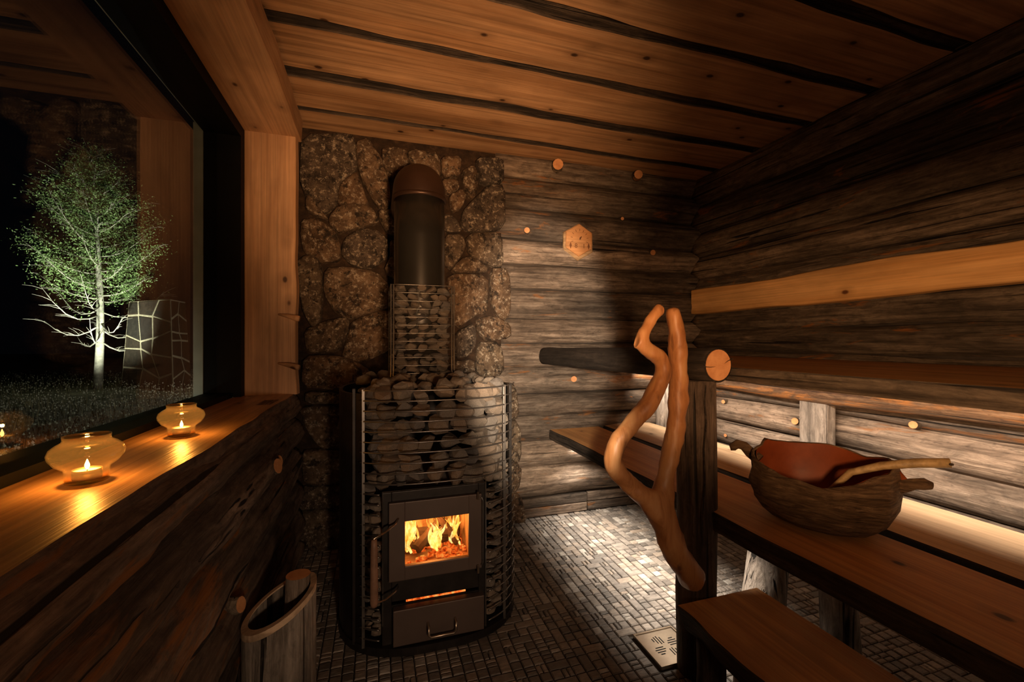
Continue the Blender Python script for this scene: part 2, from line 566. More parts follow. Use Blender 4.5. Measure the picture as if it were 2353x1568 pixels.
def onto(mb, name, mat, parent, smooth=False):
    """a sub-part given in world coordinates under a turned part"""
    M = Matrix.LocRotScale(parent.location, parent.rotation_euler, None).inverted()
    return obj(name, [M @ Vector(v) for v in mb.v], mb.f, mat, parent, smooth=smooth, fmat=mb.m)


def fn(x, s):
    return noise.noise(Vector((x, s * 3.17, s * 1.31)))


def wall_log(name, L, z0, z1, bulge, seed, mat, parent, loc, rz, wav=0.007, nx=36, rough=0.006):
    """a log of a log wall: local x along it, local y out of the wall; z is world height"""
    vs, fs = [], []
    prof = [(-0.04, 0.0), (0.0, 0.0)] + [(math.sin(PI * (0.06 + 0.88 * k / 8)) ** 0.9, k / 8) for k in range(9)] + [(0.0, 1.0), (-0.04, 1.0)]
    n = len(prof)
    for i in range(nx + 1):
        x = L * i / nx
        a = z0 + wav * fn(x * 2.1, seed) - 0.002
        b = z1 + wav * fn(x * 2.1, seed + 1) + 0.002     # the log above uses its own seed+... edges only nearly meet
        bl = bulge * (1 + 0.28 * fn(x * 1.7, seed + 2.5))
        for j, (o, t) in enumerate(prof):
            y = bl * o + (rough * (noise.noise(Vector((x * 5, t * 4, seed * 5))) + 0.6 * noise.noise(Vector((x * 13, t * 9, seed * 5)))) if o > 0 else 0)
            vs.append((x, y if o > 0 else o, a + (b - a) * t))
    for i in range(nx):
        for j in range(n - 1):
            k = i * n + j
            fs.append((k, k + n, k + n + 1, k + 1))
    fs.append(tuple(range(n)))
    fs.append(tuple(nx * n + j for j in range(n))[::-1])
    return obj(name, vs, fs, mat, parent, loc, (0, 0, rz), True)


def stub(parent, p, d, r=0.018, l=0.03, seed=0):
    """sawn-off branch on a log: a short tapered stub with a fresh cut end"""
    p, d = Vector(p), Vector(d).normalized()
    mb = MB()
    mb.tube([p - d * 0.02, p + d * l * 0.3, p + d * l * 0.75], [r * 1.4, r * 1.08, r * 0.9], 12, True, 0, 0.15, seed, capmi=1)
    return mb.build('branch_stub', [LOGD, CUT], parent, smooth=False)


def board(name, L, w, t, seed, mats, parent=None, loc=(0, 0, 0), rot=(0, 0, 0), wl=0.0, wr=0.0, nx=40, crown=0.0, bark_w=0.35, wf=2.4):
    """sawn plank along local x, width along y (0..w), thickness down from z=0; live edges wl (y=0) and wr (y=w)"""
    vs, fs, fm = [], [], []
    for i in range(nx + 1):
        x = L * i / nx
        e0 = wl * (fn(x * wf, seed) + 0.4 * fn(x * wf * 2.7, seed + 5))
        e1 = w + wr * (fn(x * wf, seed + 2) + 0.4 * fn(x * wf * 2.7, seed + 7))
        ba, bb = wl * bark_w, wr * bark_w
        sec = [(e0 + 0.004, 0), (e0, -0.004), (e0 - ba, -t), (e1 + bb, -t), (e1, -0.004), (e1 - 0.004, 0)]
        m = [(e0 + (e1 - e0) * q, crown * math.sin(PI * q)) for q in (0.75, 0.5, 0.25)]
        for y, z in sec + m:
            vs.append((x, y, z))
    n = 9
    for i in range(nx):
        for j in range(n):
            j2 = (j + 1) % n
            fs.append((i * n + j, i * n + j2, (i + 1) * n + j2, (i + 1) * n + j))
            fm.append(1 if (j in (0, 1) and wl > 0) or (j in (3, 4) and wr > 0) else 0)
    fs.append(tuple(range(n))[::-1])
    fs.append(tuple(nx * n + j for j in range(n)))
    fm += [0, 0]
    return obj(name, vs, fs, mats, parent, loc, rot, False, fm)


# ------------------------------------------------------------------ the room: floor
XL, XR, YB, YF, ZT = -0.36, 2.08, 2.42, -1.5, 2.13
floor = obj('floor', [(-0.8, YF, -0.012), (XR + 0.1, YF, -0.012), (XR + 0.1, YB + 0.1, -0.012), (-0.8, YB + 0.1, -0.012)], [(0, 1, 2, 3)], GROUT)
tag(floor, None, kind='structure')


def tile_mesh(name, w, d):
    mb = MB()
    h, b = 0.012, 0.003
    vs = [(-w / 2, -d / 2, -h), (w / 2, -d / 2, -h), (w / 2, d / 2, -h), (-w / 2, d / 2, -h),
          (-w / 2, -d / 2, -b), (w / 2, -d / 2, -b), (w / 2, d / 2, -b), (-w / 2, d / 2, -b),
          (-w / 2 + b, -d / 2 + b, 0), (w / 2 - b, -d / 2 + b, 0), (w / 2 - b, d / 2 - b, 0), (-w / 2 + b, d / 2 - b, 0)]
    fs = [(8, 9, 10, 11)]
    for k in range(4):
        k2 = (k + 1) % 4
        fs += [(k, k2, 4 + k2, 4 + k), (4 + k, 4 + k2, 8 + k2, 8 + k)]
    me = bpy.data.meshes.new(name)
    me.from_pydata(vs, [], fs)
    me.materials.append(TILE)
    return me, vs, fs


PITCH, GAP = 0.037, 0.0032
kinds = {}
for key, (a, b) in {'sq': (1, 1), 'hx': (0.5, 1), 'hy': (1, 0.5), 'dx': (2, 1), 'dy': (1, 2)}.items():
    kinds[key] = tile_mesh('tile', a * PITCH - GAP, b * PITCH - GAP)
DR = (0.872, 1.045, 1.172, 1.338)
NX, NY = int(2.45 / PITCH), int(2.35 / PITCH)
X0, Y0 = -0.36, YB - 0.004 - NY * PITCH
used = set()
tiles = []
for j in range(NY):
    for i in range(NX):
        if (i, j) in used:
            continue
        x, y = X0 + i * PITCH, Y0 + j * PITCH

        def blocked(ii, jj):
            xx, yy = X0 + ii * PITCH, Y0 + jj * PITCH
            return (ii, jj) in used or ii >= NX or jj >= NY or (xx + PITCH > DR[0] and xx < DR[1] and yy + PITCH > DR[2] and yy < DR[3])
        if blocked(i, j):
            continue
        q = R.random()
        h = PITCH / 2
        if q < 0.07 and not blocked(i + 1, j):
            used.add((i + 1, j))
            tiles.append(('dx', x + PITCH, y + h))
        elif q < 0.13 and not blocked(i, j + 1):
            used.add((i, j + 1))
            tiles.append(('dy', x + h, y + PITCH))
        elif q < 0.24:
            tiles += [('hx', x + h / 2, y + h), ('hx', x + 1.5 * h, y + h)]
        elif q < 0.40:
            tiles += [('hy', x + h, y + h / 2), ('hy', x + h, y + 1.5 * h)]
        else:
            tiles.append(('sq', x + h, y + h))
        used.add((i, j))


def depth_px(x, y):
    d = math.sin(TH) * x + math.cos(TH) * y
    r = math.cos(TH) * x - math.sin(TH) * y
    return d, 1176.5 + 990 * r / d, 785 + 990 * 1.05 / d


def tile_rank(t):
    k, x, y = t
    d, px, py = depth_px(x, y)
    seen = 700 < px < 1690 and 0 < py < 1568 and d > 0.3
    if -0.14 < x < 0.55 and y > 1.46:
        seen = False
    if 0.83 < x < 1.16 and y < 1.08:
        seen = False
    if px < 1185 and y > 1.62 or (px > 1550 and y < 1.1):
        seen = False
    area = {'sq': 1, 'hx': 0.5, 'hy': 0.5, 'dx': 2, 'dy': 2}[k]
    return (0 if seen else 1, d ** 3 / area)


tiles.sort(key=tile_rank)
for k, x, y in tiles[:300]:
    link('tile', kinds[k][0], floor, (x, y, R.uniform(-0.0012, 0.0012)), (R.uniform(-.012, .012), R.uniform(-.012, .012), 0))
mb = MB()
for k, x, y in tiles[300:]:
    z = R.uniform(-0.0012, 0.0012)
    mb.add([(a + x, b + y, c + z) for a, b, c in kinds[k][1]], kinds[k][2])
tag(mb.build('tile_field', TILE, floor), None, kind='stuff')

# floor drain
dr = thing('floor_drain', 'square brushed steel floor drain beside the wooden post', 'drain', (0.958, 1.255, 0))
mb = MB()
w, hgt = 0.081, 0.002
mb.box((-w, -w, -0.012), (w, -w + 0.006, hgt), 0).box((-w, w - 0.006, -0.012), (w, w, hgt)).box((-w, -w + 0.006, -0.012), (-w + 0.006, w - 0.006, hgt)).box((w - 0.006, -w + 0.006, -0.012), (w, w - 0.006, hgt))
mb.build('rim', CHROME, dr)
mb = MB()
mb.box((-w + 0.006, -w + 0.006, -0.010), (w - 0.006, w - 0.006, -0.0015))
mb.build('cover_plate', CHROME, dr)
for q in range(4):
    for k in range(4):
        L = (0.030, 0.040, 0.032, 0.016)[k]
        mb = MB().box((-L / 2, -0.0018, -0.0016), (L / 2, 0.0018, -0.0008))
        a = q * PI / 2
        off = Vector((0.010 + 0.020 + 0.002 * k, 0.006 + 0.010 * k - 0.006, 0))
        off.rotate(Matrix.Rotation(a, 3, 'Z'))
        mb.build('slot', FRAMEM, dr, off, (0, 0, a))

# ------------------------------------------------------------------ walls
wb = tag(obj('wall_back', [(-0.5, YB + 0.03, 0), (XR + 0.1, YB + 0.03, 0), (XR + 0.1, YB + 0.03, 2.3), (-0.5, YB + 0.03, 2.3)], [(0, 1, 2, 3)], DECK), None, kind='structure')
bz = [0.115, 0.30, 0.451, 0.604, 0.736, 0.892, 1.037, 1.18, 1.359, 1.506, 1.654, 1.835, 2.016, 2.17]
blogs = []
for k in range(len(bz) - 1):
    blogs.append(wall_log('log', 1.46, bz[k] + 0.005, bz[k + 1] - 0.005, 0.062, 11 + 3 * k, LOG, wb, (2.12, YB + 0.012, 0), PI, nx=30))


def on_back(p):          # world -> local of a back wall log
    return (2.12 - p[0], YB + 0.012 - p[1], p[2])


for (x, z, r, l) in ((0.852, 1.700, 0.018, 0.045), (1.151, 0.824, 0.020, 0.05), (1.013, 1.765, 0.012, 0.03), (1.041, 2.094, 0.034, 0.10), (1.587, 2.100, 0.030, 0.10), (1.714, 1.623, 0.020, 0.04), (1.491, 1.825, 0.012, 0.03), (1.55, 0.69, 0.016, 0.035)):
    k = max(i for i in range(len(bz) - 1) if bz[i] <= z)
    stub(blogs[k], (2.12 - x, 0.030, z), (0.25, 1, -0.1), r, l, z * 9)

bb = tag(link('baseboard_back', None), None, kind='structure')
for k, (a, b) in enumerate(((0.74, 1.247), (1.252, 1.66), (1.665, 2.07))):
    for q, (z0, z1) in enumerate(((0.004, 0.056), (0.060, 0.114))):
        MB().box((a + 0.001, YB - 0.022, z0), (b - 0.001, YB + 0.01, z1), 0, 0.003).build('wood_look_tile', LOG, bb)

wr = tag(obj('wall_right', [(XR + 0.03, YF, 0), (XR + 0.03, YB + 0.1, 0), (XR + 0.03, YB + 0.1, 2.3), (XR + 0.03, YF, 2.3)], [(0, 1, 2, 3)], DECK), None, kind='structure')
rz_ = [0.0, 0.11, 0.26, 0.41, 0.555, 0.70, 0.845, 0.989, 1.119, 1.30, 1.462, 1.61, 1.775, 1.95, 2.17]
rlogs = []
for k in range(len(rz_) - 1):
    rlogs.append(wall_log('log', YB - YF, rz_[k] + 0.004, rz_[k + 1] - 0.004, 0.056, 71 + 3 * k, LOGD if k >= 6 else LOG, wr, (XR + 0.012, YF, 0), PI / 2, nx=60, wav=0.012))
for (y, z, r) in ((2.133, 0.675, 0.013), (1.66, 0.640, 0.018), (1.155, 0.715, 0.016), (2.116, 0.472, 0.011)):
    k = max(i for i in range(len(rz_) - 1) if rz_[i] <= z)
    stub(rlogs[k], (y - YF, 0.032, z), (-0.3, 1, 0.1), r, 0.042, y * 7)

wf = tag(obj('wall_front', [(-0.8, YF, 0), (XR + 0.1, YF, 0), (XR + 0.1, YF, 2.3), (-0.8, YF, 2.3)], [(3, 2, 1, 0)], DECK), None, kind='structure')
for k in range(14):
    wall_log('log', XR + 0.9, k * 0.155, k * 0.155 + 0.155, 0.042, 130 + 3 * k, LOGD, wf, (-0.8, YF - 0.01, 0), 0, nx=14)

wl = tag(obj('wall_left', [(XL - 0.045, YF, 0), (XL - 0.045, YB + 0.1, 0), (XL - 0.045, YB + 0.1, 0.76), (XL - 0.045, YF, 0.76),
                           (XL - 0.045, 2.30, 0.76), (XL - 0.045, YB + 0.1, 2.3), (XL - 0.045, 2.30, 2.3),
                           (XL - 0.045, YF, 2.055), (XL - 0.045, 2.30, 2.055), (XL - 0.045, YF, 2.3),
                           (XL - 0.045, -0.5, 0.76), (XL - 0.045, -0.5, 2.3), (XL - 0.045, YF, 2.3)],
                 [(0, 3, 2, 1), (4, 6, 5, 2), (7, 9, 6, 8), (3, 12, 11, 10)], DECK), None, kind='structure')
lz = [0.0, 0.08, 0.23, 0.38, 0.53, 0.68]
llogs = []
for k in range(len(lz) - 1):
    llogs.append(wall_log('log', YB - YF - 0.06, lz[k], lz[k + 1], 0.072, 171 + 3 * k, LOGL, wl, (XL - 0.045, YB - 0.06, 0), -PI / 2, nx=110, wav=0.016, rough=0.014))
top = wall_log('log', YB - YF - 0.10, 0.672, 0.795, 0.066, 196, LOGL, wl, (XL - 0.045, YB - 0.10, 0), -PI / 2, nx=110, wav=0.010, rough=0.012)
for (y, z, r, l) in ((1.668, 0.607, 0.030, 0.075), (1.30, 0.352, 0.022, 0.05), (1.78, 0.60, 0.024, 0.05)):
    k = max(i for i in range(len(lz) - 1) if lz[i] <= z)
    stub(llogs[k], (YB - 0.06 - y, 0.035, z), (0.3, 1, 0.25), r, l, y * 5)

# ------------------------------------------------------------------ ceiling
ce = tag(obj('ceiling', [(-0.85, YF, 2.148), (XR + 0.1, YF, 2.148), (XR + 0.1, YB + 0.1, 2.148), (-0.85, YB + 0.1, 2.148)], [(3, 2, 1, 0)], BARK), None, kind='structure')
cy = [2.46, 2.2, 1.91, 1.605, 1.30, 1.005, 0.69, 0.38, 0.07, -0.25, -0.57, -0.9, -1.2, -1.52]
for k in range(len(cy) - 1):
    w = cy[k] - cy[k + 1] - 0.046
    # rotated about x by pi so the sawn face looks down
    board('plank', XR + 0.46, w, 0.026, 230 + 9 * k, [PINEC, BARK], ce, (-0.40, cy[k] - 0.023, ZT + R.uniform(-.004, .004)), (PI, 0, 0), 0.016, 0.016, nx=60, bark_w=-0.5)

# ------------------------------------------------------------------ window
win = tag(link('window_1', None), 'large window onto the dark garden', kind='structure')
GY0, GY1, GX = -0.45, 2.215, -0.665
MB().box((GX - 0.003, GY0, 0.818), (GX + 0.003, GY1, 1.968)).build('pane', PANE, win)
mb = MB()                                     # dark casement: side, top and bottom rails
mb.box((-0.715, GY1 - 0.015, 0.80), (-0.572, 2.30, 2.03), 0)
mb.box((-0.715, GY0, 0.775), (-0.605, GY1 - 0.015, 0.82), 0)
mb.box((-0.715, GY0, 1.965), (-0.572, GY1 - 0.015, 2.03), 0)
mb.box((-0.715, GY0 - 0.06, 0.775), (-0.572, GY0, 2.03), 0)
mb.build('frame', FRAMEM, win)
mb = MB()
mb.box((-0.752, 2.195, 0.79), (-0.716, 2.26, 2.0))
mb.box((-0.724, GY0, 1.972), (-0.716, 2.195, 2.0))
mb.box((-0.752, GY0, 0.76), (-0.716, 2.195, 0.79))
mb.build('outer_frame', BEAD, win)
board('jamb', 1.217, 0.212, 0.05, 301, [PINEJ, PINEJ], win, (-0.572, 2.248, 2.015), axes((0, 0, -1), (1, 0, 0)), 0.0, 0.014, nx=40)
board('sill', 2.80, 0.235, 0.055, 305, [PINES, LOGL], win, (-0.606, 2.292, 0.80), (0, 0, -PI / 2), 0.0, 0.018, nx=70, bark_w=0.6)
board('header', 2.80, 0.23, 0.10, 311, [PINEJ, PINEJ], win, (-0.575, -0.50, 2.014), (PI, 0, PI / 2), 0.0, 0.016, nx=60)

# ------------------------------------------------------------------ field-stone wall behind the stove
FP, CXP, CYP = 990.0, 1176.5, 785.0


def wallpt(px, py, Y=2.37):
    """where a sight line of the survey photograph meets the plane of the stone wall: real X and Z on it"""
    u = (px - CXP) / FP
    dx, dy = math.sin(TH) + u * math.cos(TH), math.cos(TH) - u * math.sin(TH)
    t = Y / dy
    return dx * t, 1.05 + (CYP - py) / FP * t


ws = tag(obj('wall_stone', [(-0.42, 2.40, 0), (0.695, 2.40, 0), (0.695, 2.40, 2.2), (-0.42, 2.40, 2.2), (0.695, 2.46, 0), (0.695, 2.46, 2.2)], [(0, 1, 2, 3), (1, 4, 5, 2)], MORTAR), None, kind='structure')
Z3 = lambda pts: [(660 + 0.3953 * a, 280 + 0.3953 * b) for a, b in pts]
Z6 = lambda pts: [(670 + 0.268 * a, 900 + 0.268 * b) for a, b in pts]
STONES = [Z3(p) for p in (
    [(90, 80), (370, 75), (395, 140), (400, 290), (300, 360), (290, 480), (200, 540), (110, 430), (75, 330)],
    [(400, 130), (470, 110), (540, 210), (585, 330), (600, 490), (545, 515), (490, 440), (430, 330), (410, 250)],
    [(295, 430), (310, 370), (400, 295), (420, 330), (450, 420), (470, 480), (380, 490), (300, 485)],
    [(110, 440), (165, 425), (205, 530), (240, 570), (190, 560), (110, 520)],
    [(245, 560), (300, 490), (470, 490), (530, 560), (520, 590), (420, 620), (310, 655), (255, 605)],
    [(85, 580), (180, 565), (280, 640), (310, 740), (300, 810), (190, 820), (100, 760), (80, 680)],
    [(330, 690), (430, 622), (530, 640), (590, 700), (580, 790), (480, 860), (370, 830), (318, 770)],
    [(55, 820), (110, 785), (170, 790), (205, 870), (200, 1150), (150, 1200), (100, 1120), (70, 980)],
    [(225, 860), (350, 850), (520, 880), (590, 960), (590, 1080), (480, 1110), (380, 1150), (280, 1110), (220, 1000)],
    [(100, 1215), (210, 1165), (360, 1135), (345, 1250), (305, 1340), (120, 1350)],
    [(380, 1160), (590, 1090), (610, 1200), (605, 1320), (440, 1400), (320, 1380), (350, 1260)],
    [(530, 520), (620, 520), (640, 660), (580, 650), (540, 580)],
    [(592, 700), (650, 690), (660, 930), (560, 870), (600, 790)],
    [(555, 150), (700, 165), (705, 260), (640, 300), (590, 330), (550, 220)],
    [(705, 170), (890, 200), (885, 330), (850, 310), (780, 270), (712, 255)],
    [(892, 210), (1010, 210), (1000, 330), (900, 325)],
    [(1015, 290), (1080, 255), (1105, 290), (1110, 400), (1075, 455), (1030, 390)],
    [(1095, 220), (1245, 220), (1255, 365), (1125, 365), (1115, 290)],
    [(940, 435), (1010, 395), (1040, 440), (1010, 510), (960, 530)],
    [(1070, 470), (1170, 370), (1260, 372), (1265, 625), (1060, 640), (1010, 600), (1025, 520)],
    [(890, 340), (990, 335), (1005, 388), (930, 430)],
    [(905, 540), (970, 560), (1020, 645), (910, 645)],
    [(915, 660), (1020, 660), (1035, 740), (960, 860), (915, 830)],
    [(1045, 655), (1245, 645), (1255, 845), (1180, 840), (1060, 780)],
    [(1010, 800), (1060, 790), (1170, 845), (1150, 882), (945, 882)],
    [(935, 895), (1160, 890), (1165, 1110), (1090, 1125), (980, 1210), (935, 1000)],
    [(1180, 860), (1290, 860), (1300, 1120), (1250, 1160), (1190, 1080)],
    [(1100, 1150), (1200, 1130), (1290, 1180), (1290, 1260), (1150, 1280), (1110, 1220)],
    [(975, 1230), (1090, 1175), (1095, 1290), (1060, 1360), (975, 1380)],
    [(1105, 1290), (1240, 1285), (1262, 1475), (1100, 1485)],
    [(965, 1395), (1085, 1385), (1092, 1460), (965, 1460)],
    [(100, 1365), (310, 1365), (440, 1420), (520, 1520), (300, 1560), (90, 1540)],
    [(110, 90 + 1480), (300, 1575), (330, 1640), (110, 1640)],
)] + [Z6(p) for p in (
    [(70, 140), (400, 135), (430, 300), (420, 490), (250, 490), (130, 330)],
    [(90, 520), (235, 505), (420, 520), (430, 780), (260, 800), (110, 790)],
    [(60, 1060), (250, 1010), (430, 1040), (440, 1330), (200, 1390), (50, 1250)],
    [(60, 820), (420, 820), (430, 1000), (240, 990), (70, 1020)],
)]
STONES += [[(a, b) for a, b in p] for p in (
    [(1150, 880), (1182, 885), (1190, 960), (1155, 965)],
    [(1150, 970), (1190, 968), (1198, 1060), (1152, 1062)],
    [(1152, 1066), (1196, 1066), (1192, 1130), (1152, 1130)],
    [(1152, 1134), (1196, 1136), (1212, 1205), (1150, 1205)],
    [(692, 1280), (790, 1262), (800, 1350), (700, 1370)],
)]


def stone_mesh(poly2, seed, depth):
    # poly2: outline on the wall in (x, z); smoothed outline, then domed rings
    P = [Vector((a, b)) for a, b in poly2]
    for _ in range(1):
        Q = []
        for i in range(len(P)):
            a, b = P[i], P[(i + 1) % len(P)]
            Q += [a * 0.82 + b * 0.18, a * 0.5 + b * 0.5, a * 0.18 + b * 0.82]
        P = Q
    c = sum(P, Vector((0, 0))) / len(P)
    n = len(P)
    vs, fs = [], []
    for s, d in ((1.0, -0.03), (1.0, 0.45), (0.95, 0.82), (0.80, 0.97), (0.45, 1.0)):
        for p in P:
            q = c + (p - c) * s * 1.055
            k = 0.42 * noise.noise(Vector((q.x * 12, q.y * 12, seed))) + 0.2 * noise.noise(Vector((q.x * 34, q.y * 34, seed)))
            vs.append((q.x, -depth * d * (1 + k) if d > 0 else 0.02, q.y))
    for r in range(4):
        for i in range(n):
            j = (i + 1) % n
            fs.append((r * n + i, r * n + j, (r + 1) * n + j, (r + 1) * n + i))
    vs.append((c.x, -depth * 1.02, c.y))
    for i in range(n):
        fs.append((4 * n + i, 4 * n + (i + 1) % n, len(vs) - 1))
    return vs, fs


for k, poly in enumerate(STONES):
    p2 = [wallpt(a, b) for a, b in poly]
    cx = sum(p[0] for p in p2) / len(p2)
    cz = sum(p[1] for p in p2) / len(p2)
    vs, fs = stone_mesh([(a - cx, b - cz) for a, b in p2], k * 3.3, 0.045 + 0.03 * ((k * 37) % 10) / 10)
    obj('stone', vs, fs, STONE, ws, (cx, 2.398, cz), smooth=True)
# stones behind the stove
for k in range(14):
    x, z = 0.04 + 0.19 * (k % 4) + R.uniform(-.02, .02), 0.12 + 0.24 * (k // 4)
    if z > 0.8:
        continue
    pts = [(0.098 * math.cos(a) * R.uniform(.85, 1.1), 0.115 * math.sin(a) * R.uniform(.85, 1.1)) for a in [i * PI / 4 for i in range(8)]]
    vs, fs = stone_mesh(pts, 90 + k, 0.05)
    obj('stone', vs, fs, STONE, ws, (x, 2.398, z), smooth=True)

# ------------------------------------------------------------------ stove
SX, SY, SA, SB, SN = 0.205, 1.78, 0.335, 0.31, 2.6
stove = thing('sauna_stove', 'black wood-burning sauna stove with stone-filled wire cage and glass fire door', 'stove', (SX, SY, 0))


def foot(a, off=0.0):
    """stove outline at angle a (0 = right, -pi/2 = front), shrunk by off; local coordinates"""
    c, s = math.cos(a), math.sin(a)
    return ((SA - off) * math.copysign(abs(c) ** (2 / SN), c), (SB - off) * math.copysign(abs(s) ** (2 / SN), s))


def arc(a0, a1, z, off=0.0, n=24):
    return [(*foot(a0 + (a1 - a0) * k / n, off), z) for k in range(n + 1)]


D = math.radians
AL, AR = D(-131), D(-47)                       # left and right cage posts
mb = MB()
N = 48
for z in (0.0, 0.028):
    mb.v += [(*foot(2 * PI * k / N, -0.004), z) for k in range(N)]
mb.f += [tuple(range(N))[::-1], tuple(range(N, 2 * N))] + [(k, (k + 1) % N, N + (k + 1) % N, N + k) for k in range(N)]
mb.m += [0] * (N + 2)
mb.build('base_plate', STEEL, stove)
# side and back sheet
mb = MB()
ang = [AL - D(2) - (2 * PI - (AR - AL) - D(42)) * k / 40 for k in range(41)]
for off, in ((0.0,), (0.012,)):
    for z in (0.028, 0.87):
        mb.v += [(*foot(a, off), z) for a in ang]
for k in range(40):
    for a, b in ((0, 41), (82, 123)):
        mb.f.append((a + k, a + k + 1, b + k + 1, b + k))
    mb.f.append((41 + k, 42 + k, 124 + k, 123 + k))
mb.f += [(0, 41, 123, 82), (40, 122, 163, 81)]
mb.m += [0] * len(mb.f)
mb.build('side_sheet', STEEL, stove)
for a in (AL, AR, D(-36), D(-140)):
    x, y = foot(a, -0.002)
    MB().box((x - 0.005, y - 0.005, 0.02), (x + 0.005, y + 0.005, 0.888), 0, 0.001).build('cage_post', WIRE if a in (AL, AR) else STEEL, stove)
FX0, FX1 = 0.021 - SX, 0.378 - SX             # door surround, local
zs = [0.884 - 0.0346 * k for k in range(25)]
aF0 = max((a for a in [D(-131 + q * 0.5) for q in range(170)] if foot(a)[0] < FX0 - 0.004), default=D(-120))
aF1 = min((a for a in [D(-131 + q * 0.5) for q in range(170)] if foot(a)[0] > FX1 + 0.004), default=D(-60))
for z in zs:
    if z < 0.04:
        continue
    if z > 0.548:
        MB().tube(arc(AL - D(3), D(-22), z, -0.004, 40), 0.0028, 6).build('cage_bar', WIRE, stove, smooth=True)
    else:
        MB().tube(arc(AL - D(3), aF0, z, -0.004, 8), 0.0028, 6).build('cage_bar', WIRE, stove, smooth=True)
        MB().tube(arc(aF1, D(-22), z, -0.004, 14), 0.0028, 6).build('cage_bar', WIRE, stove, smooth=True)
# inner body behind the stones
mb = MB()
mb.box((-0.20, -0.14, 0.03), (-0.150, 0.24, 0.60)).box((0.150, -0.14, 0.03), (0.20, 0.24, 0.60)).box((-0.150, -0.14, 0.475), (0.150, 0.24, 0.60)).box((-0.150, 0.05, 0.03), (0.150, 0.24, 0.475)).box((-0.150, -0.2, 0.03), (0.150, 0.05, 0.225))
mb.build('firebox', STEEL, stove)
mb = MB()
mb.box((-0.149, 0.03, 0.226), (0.149, 0.049, 0.474)).box((-0.149, -0.25, 0.226), (-0.128, 0.03, 0.474)).box((0.128, -0.25, 0.226), (0.149, 0.03, 0.474)).box((-0.128, -0.25, 0.226), (0.128, 0.03, 0.245)).box((-0.128, -0.25, 0.462), (0.128, 0.03, 0.474))
mb.build('fire_lining', FIREBRICK, stove)
yf = 1.50 - SY                                # front plane
mb = MB()
mb.box((FX0, yf + 0.004, 0.028), (0.052 - SX, yf + 0.020, 0.54), 0, 0.002).box((0.352 - SX, yf + 0.004, 0.028), (FX1, yf + 0.020, 0.54), 0, 0.002)
mb.box((0.052 - SX, yf + 0.004, 0.505), (0.352 - SX, yf + 0.020, 0.54), 0, 0.002).box((0.052 - SX, yf + 0.004, 0.170), (0.352 - SX, yf + 0.020, 0.252), 0, 0.002)
mb.box((0.052 - SX, yf + 0.010, 0.028), (0.352 - SX, yf + 0.020, 0.156))
mb.build('front_plate', STEEL, stove)
mb = MB().tube([(FX0 + 0.002, yf - 0.002, 0.10), (FX0 + 0.002, yf - 0.002, 0.545), (FX1 - 0.002, yf - 0.002, 0.545), (FX1 - 0.002, yf - 0.002, 0.03)], 0.003, 6)
mb.build('surround_wire', WIRE, stove)
door = link('door', None, stove)
dx0, dx1, dz0, dz1 = 0.042 - SX, 0.359 - SX, 0.247, 0.510
gx0, gx1, gz0, gz1 = 0.095 - SX, 0.312 - SX, 0.294, 0.444
mb = MB()
yd0, yd1 = yf - 0.016, yf + 0.002
mb.box((dx0, yd0, dz0), (gx0, yd1, dz1), 0, 0.003).box((gx1, yd0, dz0), (dx1, yd1, dz1), 0, 0.003).box((gx0 - 0.002, yd0, dz0), (gx1 + 0.002, yd1, gz0), 0, 0.003).box((gx0 - 0.002, yd0, gz1), (gx1 + 0.002, yd1, dz1), 0, 0.003)
mb.build('door_frame', DOORM, door)
MB().box((gx0 - 0.004, yd0 + 0.008, gz0 - 0.004), (gx1 + 0.004, yd0 + 0.012, gz1 + 0.004)).build('door_glass', SGLASS, door)
for z in (0.508, 0.250):
    MB().tube([(0.343 - SX, yd0 - 0.010, z - 0.013), (0.343 - SX, yd0 - 0.010, z + 0.013)], 0.0045, 8).build('hinge', CHROME, door)
MB().tube([(0.356 - SX, yd0 - 0.006, 0.262), (0.360 - SX, yd0 - 0.008, 0.27), (0.360 - SX, yd0 - 0.008, 0.49), (0.356 - SX, yd0 - 0.006, 0.50)], 0.0025, 6).build('hinge_rod', WIRE, door)
hx, hy = -0.004 - SX, yd0 - 0.065
mb = MB()
mb.tube([(0.073 - SX, yd0, 0.458), (0.062 - SX, yd0 - 0.02, 0.448), (0.030 - SX, yd0 - 0.05, 0.438), (hx, hy, 0.430), (hx, hy, 0.40)], 0.0034, 6)
mb.build('handle_wire', CHROME, door, smooth=True)
mb = MB()
mb.tube([(0.073 - SX, yd0, 0.232), (0.062 - SX, yd0 - 0.02, 0.226), (0.030 - SX, yd0 - 0.05, 0.222), (hx, hy, 0.224), (hx, hy, 0.25)], 0.0034, 6)
mb.build('handle_wire', CHROME, door, smooth=True)
mb = MB().lathe([(0.0, 0.216), (0.010, 0.217), (0.0125, 0.23), (0.012, 0.32), (0.0105, 0.40), (0.009, 0.426), (0.0, 0.428)], 14)
mb.build('door_handle', HANDLEW, door, (hx, hy, 0), smooth=True)
MB().box((0.100 - SX, yf + 0.011, 0.1595), (0.306 - SX, yf + 0.014, 0.1650)).build('ember_slot', EMBER, stove)
dwr = link('ash_drawer', None, stove)
MB().box((0.056 - SX, yf - 0.022, 0.033), (0.366 - SX, yf + 0.008, 0.153), 0, 0.003).build('drawer_front', DOORM, dwr)
hd = [(0.170, 0.092), (0.170, 0.066), (0.178, 0.058), (0.255, 0.058), (0.262, 0.066), (0.262, 0.092)]
MB().tube([(hd[0][0] - SX, yf - 0.022, 0.094)] + [(a - SX, yf - 0.045, b) for a, b in hd] + [(hd[-1][0] - SX, yf - 0.022, 0.094)], 0.0042, 8).build('drawer_handle', CHROME, dwr, smooth=True)

